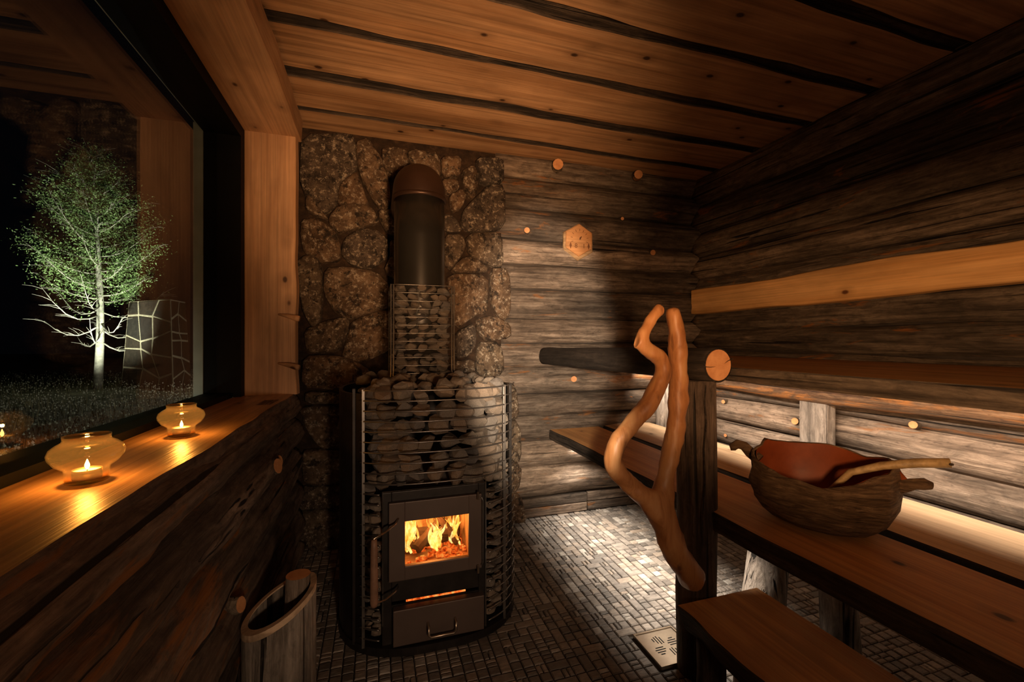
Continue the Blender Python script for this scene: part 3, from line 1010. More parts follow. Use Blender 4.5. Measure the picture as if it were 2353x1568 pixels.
# fire: split logs, embers, flames
mb = MB()
for k, (a, b, r) in enumerate((((-0.10, -0.10, 0.272), (0.10, -0.06, 0.275), 0.024), ((-0.085, -0.03, 0.29), (0.11, -0.10, 0.30), 0.022), ((-0.06, -0.14, 0.275), (0.07, -0.02, 0.345), 0.019), ((0.10, -0.13, 0.27), (0.02, -0.02, 0.36), 0.017))):
    A, B = Vector(a), Vector(b)
    MB().tube([A.lerp(B, q / 6) for q in range(7)], r, 8, True, 0, 0.35, k * 5).build('firewood', CHAR, stove)
mb = MB()
for k in range(70):
    p = Vector((R.uniform(-.118, .118), R.uniform(-.22, .0), 0.247 + R.uniform(0, .016)))
    bmv = [(p + Vector((R.uniform(.5, 1) * sx * .010, R.uniform(.5, 1) * sy * .010, R.uniform(.5, 1) * sz * .008))) for sz in (-1, 1) for sy in (-1, 1) for sx in (-1, 1)]
    mb.add(bmv, [(0, 2, 3, 1), (4, 5, 7, 6), (0, 1, 5, 4), (2, 6, 7, 3), (0, 4, 6, 2), (1, 3, 7, 5)])
tag(mb.build('ember_bed', EMBER, stove), None, kind='stuff')


def flame(x, y, z, h, w, lean, seed, mat):
    pts, rad = [], []
    for k in range(11):
        t = k / 10
        pts.append((x + lean * t * t + 0.012 * math.sin(t * 5 + seed), y + 0.01 * math.sin(t * 4 + seed * 2), z + h * t))
        rad.append(max(0.0008, w * (math.sin(PI * min(1, 0.18 + 0.82 * t)) ** 0.9) * (1 - 0.25 * t)))
    return MB().tube(pts, rad, 10, True, 0, 0.45, seed, 0.6, wscale=22).build('flame', mat, stove, smooth=True)


rf = random.Random(21)
FL = []
for k in range(15):                             # tall tongues at the back
    FL.append((-0.112 + 0.016 * k + rf.uniform(-.008, .008), -0.02 + rf.uniform(-.03, .03), 0.268, rf.uniform(.12, .19), rf.uniform(.010, .020), rf.uniform(-.025, .025), 12 + k * 1.7, FLAME))
for cx, n_, h0, w0 in ((-0.082, 9, 0.18, 0.013), (0.018, 9, 0.105, 0.014), (0.088, 8, 0.135, 0.013)):
    for k in range(n_):                         # three brighter groups in front
        dx_ = rf.gauss(0, 0.5)
        FL.append((cx + 0.022 * dx_, -0.11 + rf.uniform(-.03, .03), 0.262, h0 * rf.uniform(.6, 1.1) * (1 - 0.25 * abs(dx_)), w0 * rf.uniform(.6, 1.2), rf.uniform(-.02, .02), 40 + k * 2.3 + cx * 90, FLAMEH))
for x, y, z, h, w, ln, sd, m in FL:
    flame(x, y, z, h, w, ln, sd, m)
fl = lamp('fire_light', 'POINT', (SX + 0.0, SY - 0.10, 0.37), 3.0, (1.0, 0.42, 0.12), shadow_soft_size=0.05)

# stones of the stove
rocks = []
for k in range(12):
    bm = bmesh.new()
    bmesh.ops.create_icosphere(bm, subdivisions=2, radius=1)
    pl = [(Vector((R.gauss(0, 1), R.gauss(0, 1), R.gauss(0, 1))).normalized(), R.uniform(0.5, 0.85)) for _ in range(9)]
    for v in bm.verts:
        for d, q in pl:
            t = v.co.dot(d)
            if t > q:
                v.co -= d * (t - q)
        v.co *= 1 + 0.08 * noise.noise(v.co * 2 + Vector((k, 0, 0)))
    bmesh.ops.dissolve_limit(bm, angle_limit=D(9), verts=bm.verts, edges=bm.edges)
    bmesh.ops.triangulate(bm, faces=bm.faces)
    me = bpy.data.meshes.new('stone')
    bm.to_mesh(me)
    bm.free()
    me.materials.append(SROCK)
    rocks.append(me)
SROCKD = m_rock('dark_basket_stone', ((0.030, 0.027, 0.025), (0.085, 0.077, 0.07), (0.18, 0.165, 0.15)), 30, (0.26, 0.24, 0.22), 0.4)


def rock(p, s, parent, flat=0.85):
    return link('stone', R.choice(rocks), parent, p, (R.uniform(-.5, .5), R.uniform(-.5, .5), R.uniform(0, 6.28)), (s * R.uniform(.85, 1.2), s * R.uniform(.8, 1.1), s * flat * R.uniform(.8, 1.1)))


z = 0.575
while z < 0.875:                                # front of the cage, above the door
    a = AL - D(4) + R.uniform(0, D(8))
    while a < D(-12):
        s = R.uniform(0.036, 0.056)
        x, y = foot(a, 0.052 + R.uniform(0, .012))
        rock((x, y, z + R.uniform(-.008, .008)), s, stove, 0.95)
        a += (1.5 * s) / 0.33
    z += 0.058
z = 0.07
while z < 0.56:                                 # narrow flanks beside the door
    for a0, a1 in ((AL - D(2), D(-124)), (D(-55), D(-16))):
        a = a0
        while a <= a1:
            s = R.uniform(0.022, 0.032)
            x, y = foot(a, 0.033)
            rock((x, y, z + R.uniform(-.008, .008)), s, stove)
            a += (1.75 * s) / 0.33
    z += 0.047
for k in range(64):                             # heap on the top
    r, a = 0.92 * math.sqrt(R.random()), R.uniform(0, 2 * PI)
    x, y = foot(a, 0.035)
    rock((x * r, y * r, 0.865 + R.uniform(0, .03) + 0.02 * (1 - r)), R.uniform(0.026, 0.042), stove, 0.7)

# wire basket of stones round the flue
bk = thing('stone_basket', 'small wire basket of dark stones around the foot of the flue pipe', 'stone basket', (0.188, 1.93, 0.905))
hw = 0.128
for sx in (-1, 1):
    for q in (0, 0.011):
        for sy in (-1, 1):
            MB().tube([(sx * (hw - q * 0.9), sy * hw, 0), (sx * (hw - q * 0.9), sy * hw, 0.375)], 0.0032, 6).build('upright', WIRE, bk)
for k in range(12):
    z = 0.012 + 0.033 * k
    c = 0.03
    pts = []
    for (px_, py_) in ((1, 1), (-1, 1), (-1, -1), (1, -1)):
        for q in range(4):
            a = math.atan2(py_, px_) + D(-45 + 30 * q)
            pts.append((px_ * (hw - c) + c * math.cos(a), py_ * (hw - c) + c * math.sin(a), z))
    MB().tube(pts, 0.0016, 5, closed=True).build('wire_ring', WIRE, bk, smooth=True)
z = 0.02
while z < 0.37:
    for side in range(4):
        q = -0.085 + R.uniform(-.01, .01)
        while q < 0.1:
            s = R.uniform(0.022, 0.034)
            p = {0: (q, -0.092, z), 1: (0.092, q, z), 2: (-0.092, q, z), 3: (q, 0.092, z)}[side]
            if side == 0 or (R.random() < 0.8 and side < 3):
                ro_ = rock((p[0], p[1], z + R.uniform(-.008, .008)), s, bk, 0.62)
                ro_.material_slots[0].link = 'OBJECT'
                ro_.material_slots[0].material = SROCKD
            q += 1.5 * s
    z += 0.031

# flue pipe with elbow into the wall
fp = thing('flue_pipe', 'black round flue pipe rising from the stove and bending into the stone wall', 'flue pipe', (0.188, 1.95, 0.90))
mb = MB()
mb.tube([(0, 0, 0.0), (0, 0, 0.30), (0, 0, 0.60), (0, 0, 0.78)], 0.110, 40)
mb.build('pipe', PIPEM, fp, smooth=True)
pts = [(0, 0, 0.775), (0, 0, 0.785)] + [(0, 0.05 - 0.05 * math.cos(a), 0.785 + 0.05 * math.sin(a)) for a in [D(9 * k) for k in range(1, 11)]] + [(0, 0.24, 0.835), (0, 0.40, 0.835)]
MB().tube(pts, 0.1125, 40).build('elbow', ELBOW, fp, smooth=True)
MB().tube([(0, 0, 0.768), (0, 0, 0.785)], 0.1155, 40).build('collar', ELBOW, fp, smooth=True)

# ------------------------------------------------------------------ benches
lb = thing('lower_bench', 'low two-plank sauna bench with dark bark front edge, carrying the burl bowl', 'bench', (0, 0, 0))
board('front_plank', 2.34, 0.322, 0.056, 401, [PINEB, BARK], lb, (0.992, 2.388, 0.523), axes((0, -1, 0), (1, 0, 0)), 0.012, 0.006, nx=60, bark_w=-0.2)
board('back_plank', 2.34, 0.335, 0.05, 417, [PINEP, BARK], lb, (1.350, 2.388, 0.526), axes((0, -1, 0), (1, 0, 0)), 0.007, 0.008, nx=60, crown=0.010)
along(MB().tube([(1.285, 1.175, 0.0), (1.33, 1.195, 0.2), (1.40, 1.22, 0.466)], [0.074, 0.070, 0.066], 16, True, 0, 0.12, 3), 'leg', WHITEW, lb, (0, 0, 1))
along(MB().tube([(1.47, 1.03, 0.0), (1.455, 1.03, 0.2), (1.44, 1.03, 0.466)], [0.056, 0.052, 0.05], 16, True, 0, 0.12, 5), 'leg', WHITEW, lb, (0, 0, 1))
for x in (1.16, 1.58):
    along(MB().tube([(x, 0.3, 0.0), (x, 0.3, 0.466)], [0.05, 0.046], 14, True, 0, 0.12, x), 'leg', POSTM, lb, (0, 0, 1))

ub = thing('upper_bench', 'dark upper sauna bench along the right log wall with round log rail', 'bench', (0, 0, 0))
for k, (x, w) in enumerate(((1.066, 0.315), (1.40, 0.31), (1.73, 0.29))):
    board('plank', 2.75, w, 0.043, 431 + 5 * k, [PINEB, LOGD], ub, (x, 2.43, 0.967 - 0.002 * k), axes((0, -1, 0), (1, 0, 0)), 0.004 if k == 0 else 0.007, 0.006, nx=60, bark_w=-0.2)
A, B = Vector((1.004, 1.072, 0.976)), Vector((0.962, 2.42, 0.960))
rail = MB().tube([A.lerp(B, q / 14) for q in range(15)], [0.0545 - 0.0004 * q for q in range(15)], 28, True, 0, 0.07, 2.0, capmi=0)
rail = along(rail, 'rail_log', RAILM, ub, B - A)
# cut face with bark ring and two drying splits
mb = MB()
n = 28
ring = [(0.047 * math.cos(2 * PI * k / n), 0, 0.048 * math.sin(2 * PI * k / n)) for k in range(n)]
mb.add([(A.x + x, A.y - 0.0035, A.z + z) for x, y, z in ring] + [(A.x + x, A.y + 0.004, A.z + z) for x, y, z in ring], [tuple(range(n))] + [(k, n + k, n + (k + 1) % n, (k + 1) % n) for k in range(n)])
onto(mb, 'cut_end', CUT, rail)
for pts in ([(-0.054, -0.004), (-0.030, -0.006), (-0.012, -0.004)], [(0.054, 0.019), (0.034, 0.012), (0.022, 0.004)]):
    onto(MB().tube([(A.x + a, A.y - 0.0035, A.z + b) for a, b in pts], [0.0028, 0.0018, 0.0004], 6, True, 0, flat=0.6), 'split', BARK, rail)
along(MB().tube([(0.978, 1.135, 0.0), (0.975, 1.135, 0.25), (0.982, 1.136, 0.5), (0.977, 1.135, 0.75), (0.974, 1.135, 0.925)], [0.060, 0.0605, 0.0595, 0.0585, 0.060], 26, True, 0, 0.10, 8, wscale=9), 'post', POSTM, ub, (0, 0, 1))
mb = MB().tube([(0.962, 1.0755, 0.915), (0.957, 1.075, 0.86), (0.963, 1.0748, 0.80), (0.954, 1.0748, 0.72), (0.958, 1.0748, 0.62), (0.950, 1.0752, 0.52), (0.952, 1.0765, 0.42)], [0.0024, 0.0026, 0.0030, 0.0024, 0.0026, 0.0020, 0.0006], 6)
mb.build('split', BARK, ub)
along(MB().tube([(2.0, 2.42 - 0.34 * q, 0.838 + 0.006 * math.sin(q * 1.7)) for q in range(9)], [0.074, 0.078, 0.080, 0.079, 0.080, 0.082, 0.080, 0.080, 0.08], 24, True, 0, 0.14, 21, wscale=6), 'bearer_log', BEARER, ub, (0, 1, 0))
along(MB().box((1.97, 1.445, 0.0), (2.03, 1.580, 0.775), 0, 0.008), 'support', WHITEW, ub, (0, 0, 1), False)
along(MB().tube([(1.765, 2.325, 0.0), (1.765, 2.325, 0.5), (1.77, 2.325, 0.924)], [0.062, 0.06, 0.06], 18, True, 0, 0.12, 4), 'support', WHITEW, ub, (0, 0, 1))
br = board('backrest_board', 3.1, 0.150, 0.03, 466, [PINER, PINER], None, (2.004, 2.372, 1.236), axes((0, -1, 0), (0, 0, 1)), 0.014, 0.016, nx=70, bark_w=0.3, wf=1.7)
tag(br, 'pale orange live-edge backrest board on the right log wall above the upper bench', 'backrest')

# step in front of the post
st = thing('step', 'thick wooden step slab with dark live edge in front of the post', 'step', (0, 0, 0))
board('tread', 0.86, 0.312, 0.078, 477, [PINEB, BARK], st, (0.842, 1.064, 0.27), axes((0, -1, 0), (1, 0, 0)), 0.020, 0.006, nx=40, bark_w=-1.6, wf=4.0)
for x, y, r, m in ((0.918, 1.005, 0.040, POSTM), (1.06, 0.985, 0.055, PINEB), (0.95, 0.42, 0.05, POSTM), (1.08, 0.42, 0.05, POSTM)):
    along(MB().tube([(x, y, 0.0), (x, y, 0.10), (x, y, 0.196)], [r * 1.05, r, r], 16, True, 0, 0.14, x * 9), 'leg', m, st, (0, 0, 1))

# ------------------------------------------------------------------ driftwood handrail (one forked branch)


def skin(name, pts, edges, rad, mat, root=0, sub=2, label=None, cat=None, rough=0.0):
    me = bpy.data.meshes.new(name)
    me.from_pydata(pts, edges, [])
    o = link(name, me)
    o.modifiers.new('skin', 'SKIN').use_smooth_shade = True
    for i, r in enumerate(rad):
        me.skin_vertices[0].data[i].radius = (r, r)
        me.skin_vertices[0].data[i].use_root = (i == root)
    ss = o.modifiers.new('sub', 'SUBSURF')
    ss.levels = ss.render_levels = sub
    me.materials.append(mat)
    if label:
        tag(o, label, cat)
    return o


DP = [(0.895, 1.045, 0.335, .038), (0.868, 1.035, 0.375, .040), (0.830, 1.03, 0.425, .039), (0.798, 1.025, 0.475, .038), (0.775, 1.02, 0.535, .037), (0.757, 1.02, 0.585, .036),
      (0.722, 1.018, 0.606, .030), (0.680, 1.015, 0.640, .028), (0.632, 1.012, 0.682, .026), (0.594, 1.010, 0.738, .028), (0.612, 1.010, 0.784, .025), (0.655, 1.012, 0.818, .025), (0.702, 1.015, 0.860, .026), (0.738, 1.018, 0.910, .026), (0.768, 1.02, 0.955, .026), (0.768, 1.02, 0.992, .025), (0.738, 1.02, 1.017, .022), (0.694, 1.02, 1.033, .021), (0.700, 1.022, 1.064, .0185), (0.722, 1.024, 1.095, .0165), (0.748, 1.026, 1.130, .017), (0.771, 1.027, 1.149, .017),
      (0.766, 1.022, 0.628, .027), (0.782, 1.025, 0.680, .027), (0.802, 1.028, 0.740, .027), (0.818, 1.03, 0.810, .027), (0.826, 1.03, 0.880, .027), (0.827, 1.03, 0.950, .0265), (0.823, 1.03, 1.020, .0255), (0.815, 1.03, 1.090, .024), (0.803, 1.03, 1.150, .0195)]
ed = [(i, i + 1) for i in range(21)] + [(5, 22)] + [(i, i + 1) for i in range(22, 30)]
ed.append((17, len(DP)))
DP.append((0.680, 1.02, 1.040, .012))
dw = skin('branch_handrail', [p[:3] for p in DP], ed, [p[3] for p in DP], DRIFT, 0, 2, 'smooth peeled forked branch used as a handrail on the wooden post', 'handrail')
tx = bpy.data.textures.new('knobs', 'CLOUDS')
tx.noise_scale = 0.05
dm = dw.modifiers.new('knobs', 'DISPLACE')
dm.texture = tx
dm.strength = 0.016
dm.mid_level = 0.5
dm.texture_coords = 'LOCAL'

# ------------------------------------------------------------------ burl bowl and ladle
bo = thing('burl_bowl', 'rough wooden burl bowl with two root handles on the lower bench', 'bowl', (1.235, 0.925, 0.523), math.atan2(-0.886, 0.464))


def bowl_shell(prof, ax, ay, hrim, n=48, inner=False, seed=1.0):
    vs, fs = [], []
    for r, h in prof:
        for k in range(n):
            a = 2 * PI * k / n
            H = hrim(a) * h
            w = 1 + 0.05 * noise.noise(Vector((math.cos(a) * 1.6, math.sin(a) * 1.6, h * 1.5 + seed)))
            if not inner:
                w += 0.06 * noise.noise(Vector((math.cos(a) * 3, math.sin(a) * 3, h * 14 + seed))) + 0.05 * noise.noise(Vector((math.cos(a) * 4, math.sin(a) * 4, h * 3 + seed + 7)))
            vs.append((ax * r * w * math.copysign(abs(math.cos(a)) ** 0.9, math.cos(a)), ay * r * w * math.copysign(abs(math.sin(a)) ** 0.9, math.sin(a)), H))
    for i in range(len(prof) - 1):
        for k in range(n):
            k2 = (k + 1) % n
            q = (i * n + k, i * n + k2, (i + 1) * n + k2, (i + 1) * n + k)
            fs.append(q[::-1] if inner else q)
    return vs, fs


def rimh(a):
    # high on the wall side, a broad dip towards the aisle
    return 0.185 + 0.022 * math.cos(a - 1.45) + 0.010 * math.cos(2 * a + 0.6) + 0.006 * math.sin(5 * a) + 0.008 * noise.noise(Vector((math.cos(a) * 4, math.sin(a) * 4, 3.0))) - 0.016 * math.exp(-((a - 5.1) / 0.4) ** 2)


vs, fs = bowl_shell([(0.02, 0.0), (0.50, 0.0), (0.66, 0.035), (0.84, 0.16), (0.955, 0.36), (1.0, 0.58), (0.985, 0.80), (0.94, 0.97), (0.915, 1.0), (0.885, 0.985)], 0.180, 0.150, rimh)
obj('shell', vs, fs, BOWL, bo, smooth=True)
vs, fs = bowl_shell([(0.885, 0.985), (0.89, 0.80), (0.90, 0.58), (0.84, 0.36), (0.68, 0.18), (0.40, 0.12), (0.02, 0.11)], 0.180, 0.150, rimh, inner=True)
obj('hollow', vs, fs, BOWLIN, bo, smooth=True)
MB().tube([(-0.160, 0, 0.150), (-0.185, 0.004, 0.168), (-0.205, 0.008, 0.186), (-0.224, 0.006, 0.190), (-0.238, 0.0, 0.178), (-0.236, -0.002, 0.166)], [0.018, 0.016, 0.015, 0.015, 0.014, 0.008], 12, True, 0, 0.3, 4, wscale=40).build('handle', BOWL, bo, smooth=True)
MB().tube([(0.155, 0, 0.140), (0.180, -0.004, 0.148), (0.200, -0.006, 0.158), (0.220, -0.004, 0.163), (0.234, 0.0, 0.160)], [0.020, 0.017, 0.014, 0.015, 0.010], 12, True, 0, 0.3, 9, wscale=40).build('handle', BOWL, bo, smooth=True)
MB().tube([(0.150, 0.008, 0.165), (0.172, 0.010, 0.172), (0.182, 0.0, 0.160), (0.172, -0.012, 0.150)], [0.006, 0.010, 0.010, 0.005], 10, True, 0, 0.3, 12, wscale=40).build('knot', BOWLIN, bo, smooth=True)

la = thing('ladle', 'carved wooden ladle with long curved handle resting in the burl bowl', 'ladle', (1.2, 0.9, 0.6))
o0 = Vector((1.2, 0.9, 0.6))
pts = [Vector(p) - o0 for p in ((1.205, 0.945, 0.560), (1.232, 0.893, 0.625), (1.249, 0.850, 0.688), (1.285, 0.795, 0.718), (1.325, 0.742, 0.736), (1.360, 0.69, 0.747))]
MB().tube(pts, [0.010, 0.011, 0.0125, 0.0140, 0.0155, 0.0155], 14, True, 0, 0.05, 3, 0.75).build('handle', LADLE, la, smooth=True)
mb = MB().lathe([(0.0, 0.0), (0.03, 0.003), (0.044, 0.018), (0.048, 0.036), (0.044, 0.036), (0.040, 0.02), (0.026, 0.007), (0.0, 0.005)], 20)
mb.build('cup', LADLE, la, Vector((1.165, 0.975, 0.560)) - o0, (0.2, 0.1, 0), True)
MB().tube([pts[-1] + Vector((-0.016, -0.008, 0)), pts[-1] + Vector((-0.017, -0.0135, 0.0015))], 0.003, 8).build('hanging_hole', BARK, la)

# ------------------------------------------------------------------ hexagonal sign with dial
sg = thing('hexagon_wall_sign', 'small hexagonal carved wooden dial hanging on the back log wall', 'wall dial', (1.174, 2.372, 1.656))


def hexa(r, y0, y1, dz=0.0, bev=0.006):
    v, f = [], []
    for q, (rr, y) in enumerate(((r, y1), (r, y0 + bev), (r - bev, y0))):
        v += [(rr * math.sin(PI / 3 * k), y, dz + rr * math.cos(PI / 3 * k)) for k in range(6)]
    for q in range(2):
        f += [(q * 6 + k, q * 6 + (k + 1) % 6, q * 6 + 6 + (k + 1) % 6, q * 6 + 6 + k) for k in range(6)]
    f.append(tuple(12 + k for k in range(6)))
    return v, f


obj('backing', *hexa(0.112, -0.006, 0.012, -0.006), SIGNB, sg)
obj('face', *hexa(0.099, -0.020, -0.005, 0.004), SIGNF, sg)
for x in (-0.060, 0.060):
    pts = [(x, -0.0205, 0.012 - 0.030), (x + 0.0075, -0.0205, -0.040), (x, -0.0205, -0.062), (x - 0.0075, -0.0205, -0.040)]
    obj('inlay', [(a, b, c + 0.008) for a, b, c in pts] + [(a, b + 0.002, c + 0.008) for a, b, c in pts], [(0, 3, 2, 1), (0, 1, 5, 4), (1, 2, 6, 5), (2, 3, 7, 6), (3, 0, 4, 7)], ENGR, sg)
for k in range(9):
    a = D(-110 + 27.5 * k)
    MB().box((-0.0014, -0.0206, 0.046), (0.0014, -0.0196, 0.060)).build('tick', ENGR, sg, (0, 0, 0.010), (0, a, 0))
mb = MB()
mb.tube([(0.002, -0.0215, 0.012), (0.012, -0.0215, 0.024)], [0.006, 0.002], 8)
mb.build('pointer', ENGR, sg)
MB().lathe([(0.0, 0.0), (0.005, 0.0), (0.004, 0.004), (0.0, 0.005)], 12).build('pivot', CHROME, sg, (0.001, -0.020, 0.008), (PI / 2, 0, 0))


def glyph(ch, size):
    cu = bpy.data.curves.new('glyph', 'FONT')
    cu.body = ch
    cu.size = size
    cu.align_x = 'CENTER'
    cu.extrude = 0.0006
    to = bpy.data.objects.new('glyph', cu)
    COL.objects.link(to)
    dg = bpy.context.evaluated_depsgraph_get()
    me = bpy.data.meshes.new_from_object(to.evaluated_get(dg))
    bpy.data.objects.remove(to)
    me.materials.clear()
    me.materials.append(ENGR)
    return me


for ch, x in (('8', -0.024), ('1', 0.028)):
    link('engraved_digit', glyph(ch, 0.038), sg, (x, -0.0204, -0.045), (PI / 2, 0, 0))

# ------------------------------------------------------------------ pegs on the window jamb
for k, (z, lab) in enumerate(((1.158, 'upper of two short twig pegs sticking out of the window jamb'), (0.930, 'lower of two short twig pegs sticking out of the window jamb'))):
    mb = MB().tube([(-0.43, 2.238, z + 0.016), (-0.385, 2.225, z + 0.008), (-0.352, 2.215, z - 0.001), (-0.338, 2.21, z - 0.004)], [0.004, 0.011, 0.0145, 0.013], 9, True, 0, 0.2, k * 4)
    tag(mb.build('twig_peg', PINEJ, None, smooth=True), lab, 'peg', 'twig pegs on the jamb')

# ------------------------------------------------------------------ hollow-log bucket with a piece of firewood
bu = thing('hollow_log_bucket', 'bucket made of a hollowed log with slanted pale rim beside the stove', 'bucket', (-0.236, 1.25, 0))
n = 36


def rimz(a, r):
    return 0.372 + 0.042 * math.cos(a - 0.25) * r / 0.085


mb = MB()
ro, ri = 0.086, 0.072
for r, z in ((ro, 0.0), (ro, None)):
    mb.v += [(r * math.cos(2 * PI * k / n), r * math.sin(2 * PI * k / n), z if z is not None else rimz(2 * PI * k / n, r) - 0.004) for k in range(n)]
mb.f += [(k, (k + 1) % n, n + (k + 1) % n, n + k) for k in range(n)]
mb.v += [(ri * math.cos(2 * PI * k / n), ri * math.sin(2 * PI * k / n), rimz(2 * PI * k / n, ri) - 0.004) for k in range(n)]
mb.v += [(ri * math.cos(2 * PI * k / n), ri * math.sin(2 * PI * k / n), 0.02) for k in range(n)]
mb.f += [(2 * n + k, 3 * n + k, 3 * n + (k + 1) % n, 2 * n + (k + 1) % n) for k in range(n)] + [tuple(3 * n + k for k in range(n))]
mb.m += [0] * len(mb.f)
along(mb, 'shell', BUCKET, bu, (0, 0, 1))
mb = MB()
for r, dz in ((ri, -0.004), (ri, 0.0), (ro + 0.001, 0.0), (ro + 0.001, -0.016)):
    mb.v += [(r * math.cos(2 * PI * k / n), r * math.sin(2 * PI * k / n), rimz(2 * PI * k / n, r) + dz) for k in range(n)]
for q in range(3):
    mb.f += [(q * n + k, (q + 1) * n + k, (q + 1) * n + (k + 1) % n, q * n + (k + 1) % n) for k in range(n)]
mb.m += [0] * len(mb.f)
mb.build('rim', BIRCH, bu)
mb = MB().tube([(-0.205, 1.262, 0.022), (-0.200, 1.268, 0.25), (-0.196, 1.272, 0.425)], 0.031, 16, True, 0, 0.12, 3, capmi=1)
tag(along(mb, 'firewood_piece', [LOG, CUT], None, (0, 0, 1), False, (-0.205, 1.262, 0.02)), 'short round piece of firewood standing in the hollow-log bucket', 'firewood')

# ------------------------------------------------------------------ candles on the sill
hold = [(0.0, 0.001), (0.026, 0.001), (0.0295, 0.003), (0.0300, 0.022), (0.031, 0.026), (0.042, 0.034), (0.0495, 0.045), (0.0512, 0.053), (0.0480, 0.062), (0.040, 0.069), (0.033, 0.073), (0.0315, 0.077), (0.0325, 0.083),
        (0.0312, 0.083), (0.0302, 0.077), (0.0318, 0.072), (0.039, 0.0675), (0.0465, 0.061), (0.0496, 0.053), (0.048, 0.0455), (0.041, 0.0355), (0.0295, 0.027), (0.0283, 0.022), (0.0283, 0.005), (0.0, 0.004)]
for k, (x, y, lab, lab2) in enumerate(((-0.484, 0.95, 'nearer amber glass candle holder on the window sill', 'lit tealight in the nearer amber glass holder on the sill'), (-0.483, 1.335, 'farther amber glass candle holder on the window sill, towards the jamb', 'lit tealight in the farther amber glass holder on the sill'))):
    t = MB().lathe(hold, 40).build('candle_holder', AMBER, None, (x, y, 0.8015), smooth=True)
    tag(t, lab, 'candle holder', 'glass candle holders on the sill')
    c = thing('tealight', lab2, 'candle', (x, y, 0.808), 0, 'tealights on the sill')
    MB().lathe([(0.0, 0.0), (0.019, 0.0), (0.020, 0.002), (0.020, 0.017), (0.0193, 0.017), (0.0193, 0.002), (0.0, 0.001)], 24).build('cup', TIN, c, smooth=True)
    MB().lathe([(0.019, 0.002), (0.019, 0.0145), (0.012, 0.0135), (0.0, 0.013)], 24).build('wax', WAX, c, smooth=True)
    MB().tube([(0, 0, 0.013), (0.0003, 0, 0.019)], 0.0008, 6).build('wick', CHAR, c)
    MB().tube([(0, 0, 0.016 + 0.018 * q / 7) for q in range(8)], [0.0008, 0.0025, 0.0034, 0.0035, 0.0029, 0.002, 0.0012, 0.0003], 10).build('flame', CFLAME, c, smooth=True)
    lamp('tealight_light', 'POINT', (x, y, 0.850), 0.9, (1.0, 0.50, 0.17), shadow_soft_size=0.004)

# ------------------------------------------------------------------ the garden outside
gr = obj('ground', [(-40, -6, 0), (-0.80, -6, 0), (-0.80, 45, 0), (-40, 45, 0)], [(0, 1, 2, 3)], SOIL)
tag(gr, None, kind='structure')
mb = MB()
rg = random.Random(3)
for k in range(9000):
    y = 3.6 + 12 * rg.random() ** 1.3
    x = -0.62 * y + rg.uniform(-0.27, 0.42) * y
    if x > -1.2 or (x + 5.3) ** 2 + (y - 10.2) ** 2 < 0.5:
        continue
    h = rg.uniform(0.05, 0.22)
    lx, ly = rg.uniform(-.04, .04), rg.uniform(-.04, .04)
    w = rg.uniform(0.003, 0.007)
    a = rg.uniform(0, PI)
    c, s_ = math.cos(a) * w, math.sin(a) * w
    mb.add([(x - c, y - s_, 0), (x + c, y + s_, 0), (x + lx, y + ly, h)], [(0, 1, 2)], 0)
    if rg.random() < 0.8:
        q = rg.uniform(0.006, 0.014)
        mb.add([(x + lx - q, y + ly, h), (x + lx, y + ly - q, h), (x + lx + q, y + ly, h), (x + lx, y + ly + q, h), (x + lx, y + ly, h + q * 1.3), (x + lx, y + ly, h - q)],
               [(0, 1, 4), (1, 2, 4), (2, 3, 4), (3, 0, 4), (1, 0, 5), (2, 1, 5), (3, 2, 5), (0, 3, 5)], 1)
g = mb.build('grass', [GRASS, HEADS])
tag(g, 'low frosty grass with pale seed heads in the garden outside', 'grass', kind='stuff')

tr = thing('tree', 'tall thin tree lit by a spotlight in the garden outside the window', 'tree', (-5.8, 11.754, 0))
rt = random.Random(12)
H = 5.3


def trunk_pt(t):
    return Vector((0.05 * math.sin(t * 4) - 0.06 * t, 0.03 * math.sin(t * 6), H * t))


MB().tube([trunk_pt(q / 16) for q in range(17)], [0.078 * (1 - q / 16) ** 0.8 + 0.006 for q in range(17)], 12, True, 0, 0.12, 2, wscale=3).build('trunk', TRUNK, tr, smooth=True)


def crown(t):          # crown half-width at relative height
    return (1.25 if t < 0.3 else 1.6 if t < 0.52 else 1.6 - (t - 0.52) * 2.9 if t < 0.75 else max(0.10, 0.93 - (t - 0.75) * 3.4))


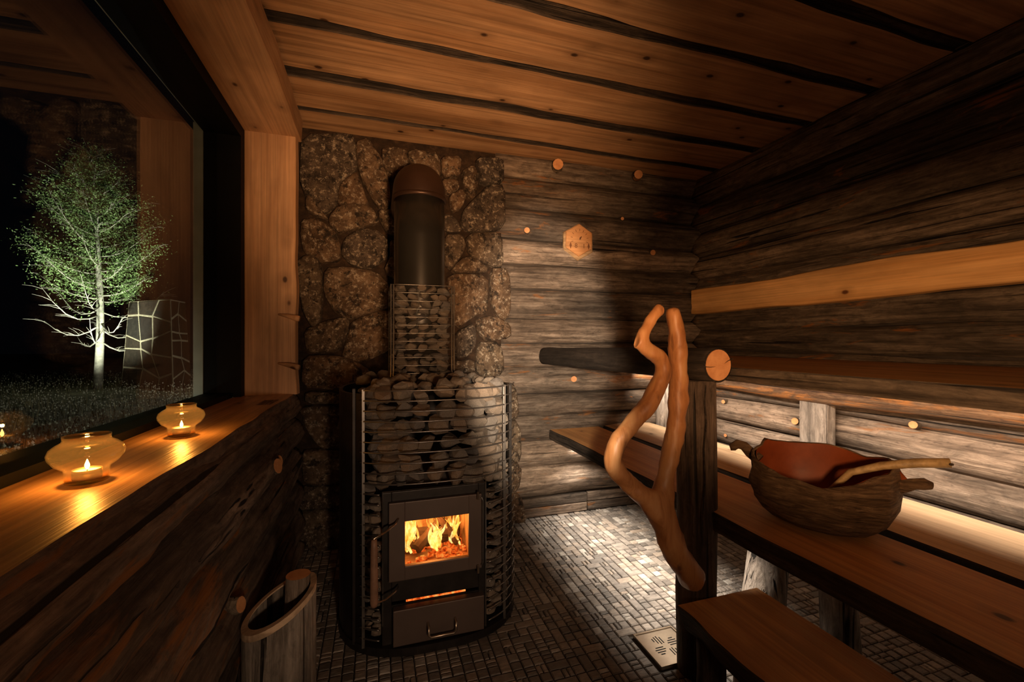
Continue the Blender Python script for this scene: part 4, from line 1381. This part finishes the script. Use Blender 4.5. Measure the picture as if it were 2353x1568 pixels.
leaf = MB()
nb = 0
for k in range(64):
    t = 0.20 + 0.77 * (k / 63) ** 0.9
    a = k * 2.399 + rt.uniform(-.3, .3)
    L = 0.74 * crown(t) * rt.uniform(0.72, 1.05)
    p0 = trunk_pt(t)
    up = -0.10 if t < 0.30 else 0.30 if t < 0.55 else 0.6
    bare = t < 0.36
    pts = []
    for q in range(6):
        s_ = q / 5
        pts.append(p0 + Vector((math.cos(a) * L * s_, math.sin(a) * L * s_, L * (up * s_ + 0.22 * s_ * s_ - (0.28 * math.sin(s_ * 3) if bare else 0.10 * math.sin(s_ * 3))))))
    MB().tube(pts, [0.019 * (1 - t * 0.6) * (1 - 0.85 * q / 5) + 0.002 for q in range(6)], 5, True).build('branch', TRUNK, tr, smooth=True)
    tw = MB()
    for j in range(10 if bare else 6):
        s_ = rt.uniform(0.25, 1)
        b = pts[0].lerp(pts[5], s_) if False else pts[int(s_ * 4.99)].lerp(pts[int(s_ * 4.99) + 1], (s_ * 4.99) % 1)
        e = b + Vector((math.cos(a + rt.uniform(-1, 1)), math.sin(a + rt.uniform(-1, 1)), rt.uniform(-.1, .7))) * rt.uniform(.12, .34)
        tw.tube([b, (b + e) / 2 + Vector((0, 0, .02)), e], [0.006, 0.004, 0.0015], 3, False)
        if bare:
            continue
    tag(tw.build('twigs', TRUNK, tr), None, kind='stuff')
    m = 60 if bare and t > 0.31 else 0 if bare else int(480 * L) + 80
    for j in range(m):
        s_ = rt.uniform(0.22, 1.08) ** 0.8
        i5 = min(4, int(s_ * 4.6))
        b = pts[i5].lerp(pts[i5 + 1], rt.random()) + Vector((rt.gauss(0, .13), rt.gauss(0, .13), rt.gauss(0.02, .09)))
        w = rt.uniform(0.008, 0.017)
        d1 = Vector((rt.gauss(0, 1), rt.gauss(0, 1), rt.gauss(0, 1))).normalized() * w * 1.8
        d2 = d1.cross(Vector((rt.gauss(0, 1), rt.gauss(0, 1), rt.gauss(0, 1)))).normalized() * w * 0.7
        leaf.add([b - d1, b + d2, b + d1, b - d2], [(0, 1, 2, 3)])
tag(leaf.build('foliage', LEAF, tr), None, kind='stuff')

# dry-stone block outside: pale joints, dark slabs
pl = thing('stone_pillar', 'battered stone block with pale joints standing beside the tree outside', 'stone pillar', (0, 0, 0))


def gpt(px, py, z):
    u = (px - CXP) / FP
    dx, dy = math.sin(TH) + u * math.cos(TH), math.cos(TH) - u * math.sin(TH)
    t = (1.05 - z) / ((py - CYP) / FP) if py != CYP else 9.0
    return dx * t, dy * t


A0, B0, C0 = Vector((*gpt(278, 893, 0), 0)), Vector((*gpt(398, 902, 0), 0)), Vector((*gpt(440, 892, 0), 0))
cen = (A0 + C0) / 2 + (C0 - B0) * 0.2
Hh = 1.93
tp = lambda p: Vector((cen.x + (p.x - cen.x) * 0.80, cen.y + (p.y - cen.y) * 0.80, Hh))
D0 = A0 + C0 - B0
base = [A0, B0, C0, D0]
vs = [tuple(p) for p in base] + [tuple(tp(p)) for p in base]
obj('core', vs, [(0, 1, 5, 4), (1, 2, 6, 5), (2, 3, 7, 6), (3, 0, 4, 7), (4, 5, 6, 7)], OMORT, pl)
rs = random.Random(5)
for (P, Q, nu, nv) in ((A0, B0, 3, 5), (B0, C0, 2, 6)):
    grid = {}
    for j in range(nv + 1):
        for i in range(nu + 1):
            uu = i / nu + (rs.uniform(-.30, .30) / nu if 0 < i < nu else 0)
            vv = j / nv + (rs.uniform(-.34, .34) / nv if 0 < j < nv else 0)
            grid[i, j] = P.lerp(Q, uu).lerp(tp(P).lerp(tp(Q), uu), vv)
    nrm = (Q - P).cross(tp(P) - P).normalized()
    for j in range(nv):
        for i in range(nu):
            q4 = [grid[i, j], grid[i + 1, j], grid[i + 1, j + 1], grid[i, j + 1]]
            c = sum(q4, Vector()) / 4
            q4 = [p + (c - p).normalized() * 0.034 for p in q4]
            f4 = [p + nrm * 0.012 + (c - p) * 0.04 for p in q4]
            obj('slab', q4 + f4, [(4, 5, 6, 7), (0, 1, 5, 4), (1, 2, 6, 5), (2, 3, 7, 6), (3, 0, 4, 7)], OSTONE, pl)
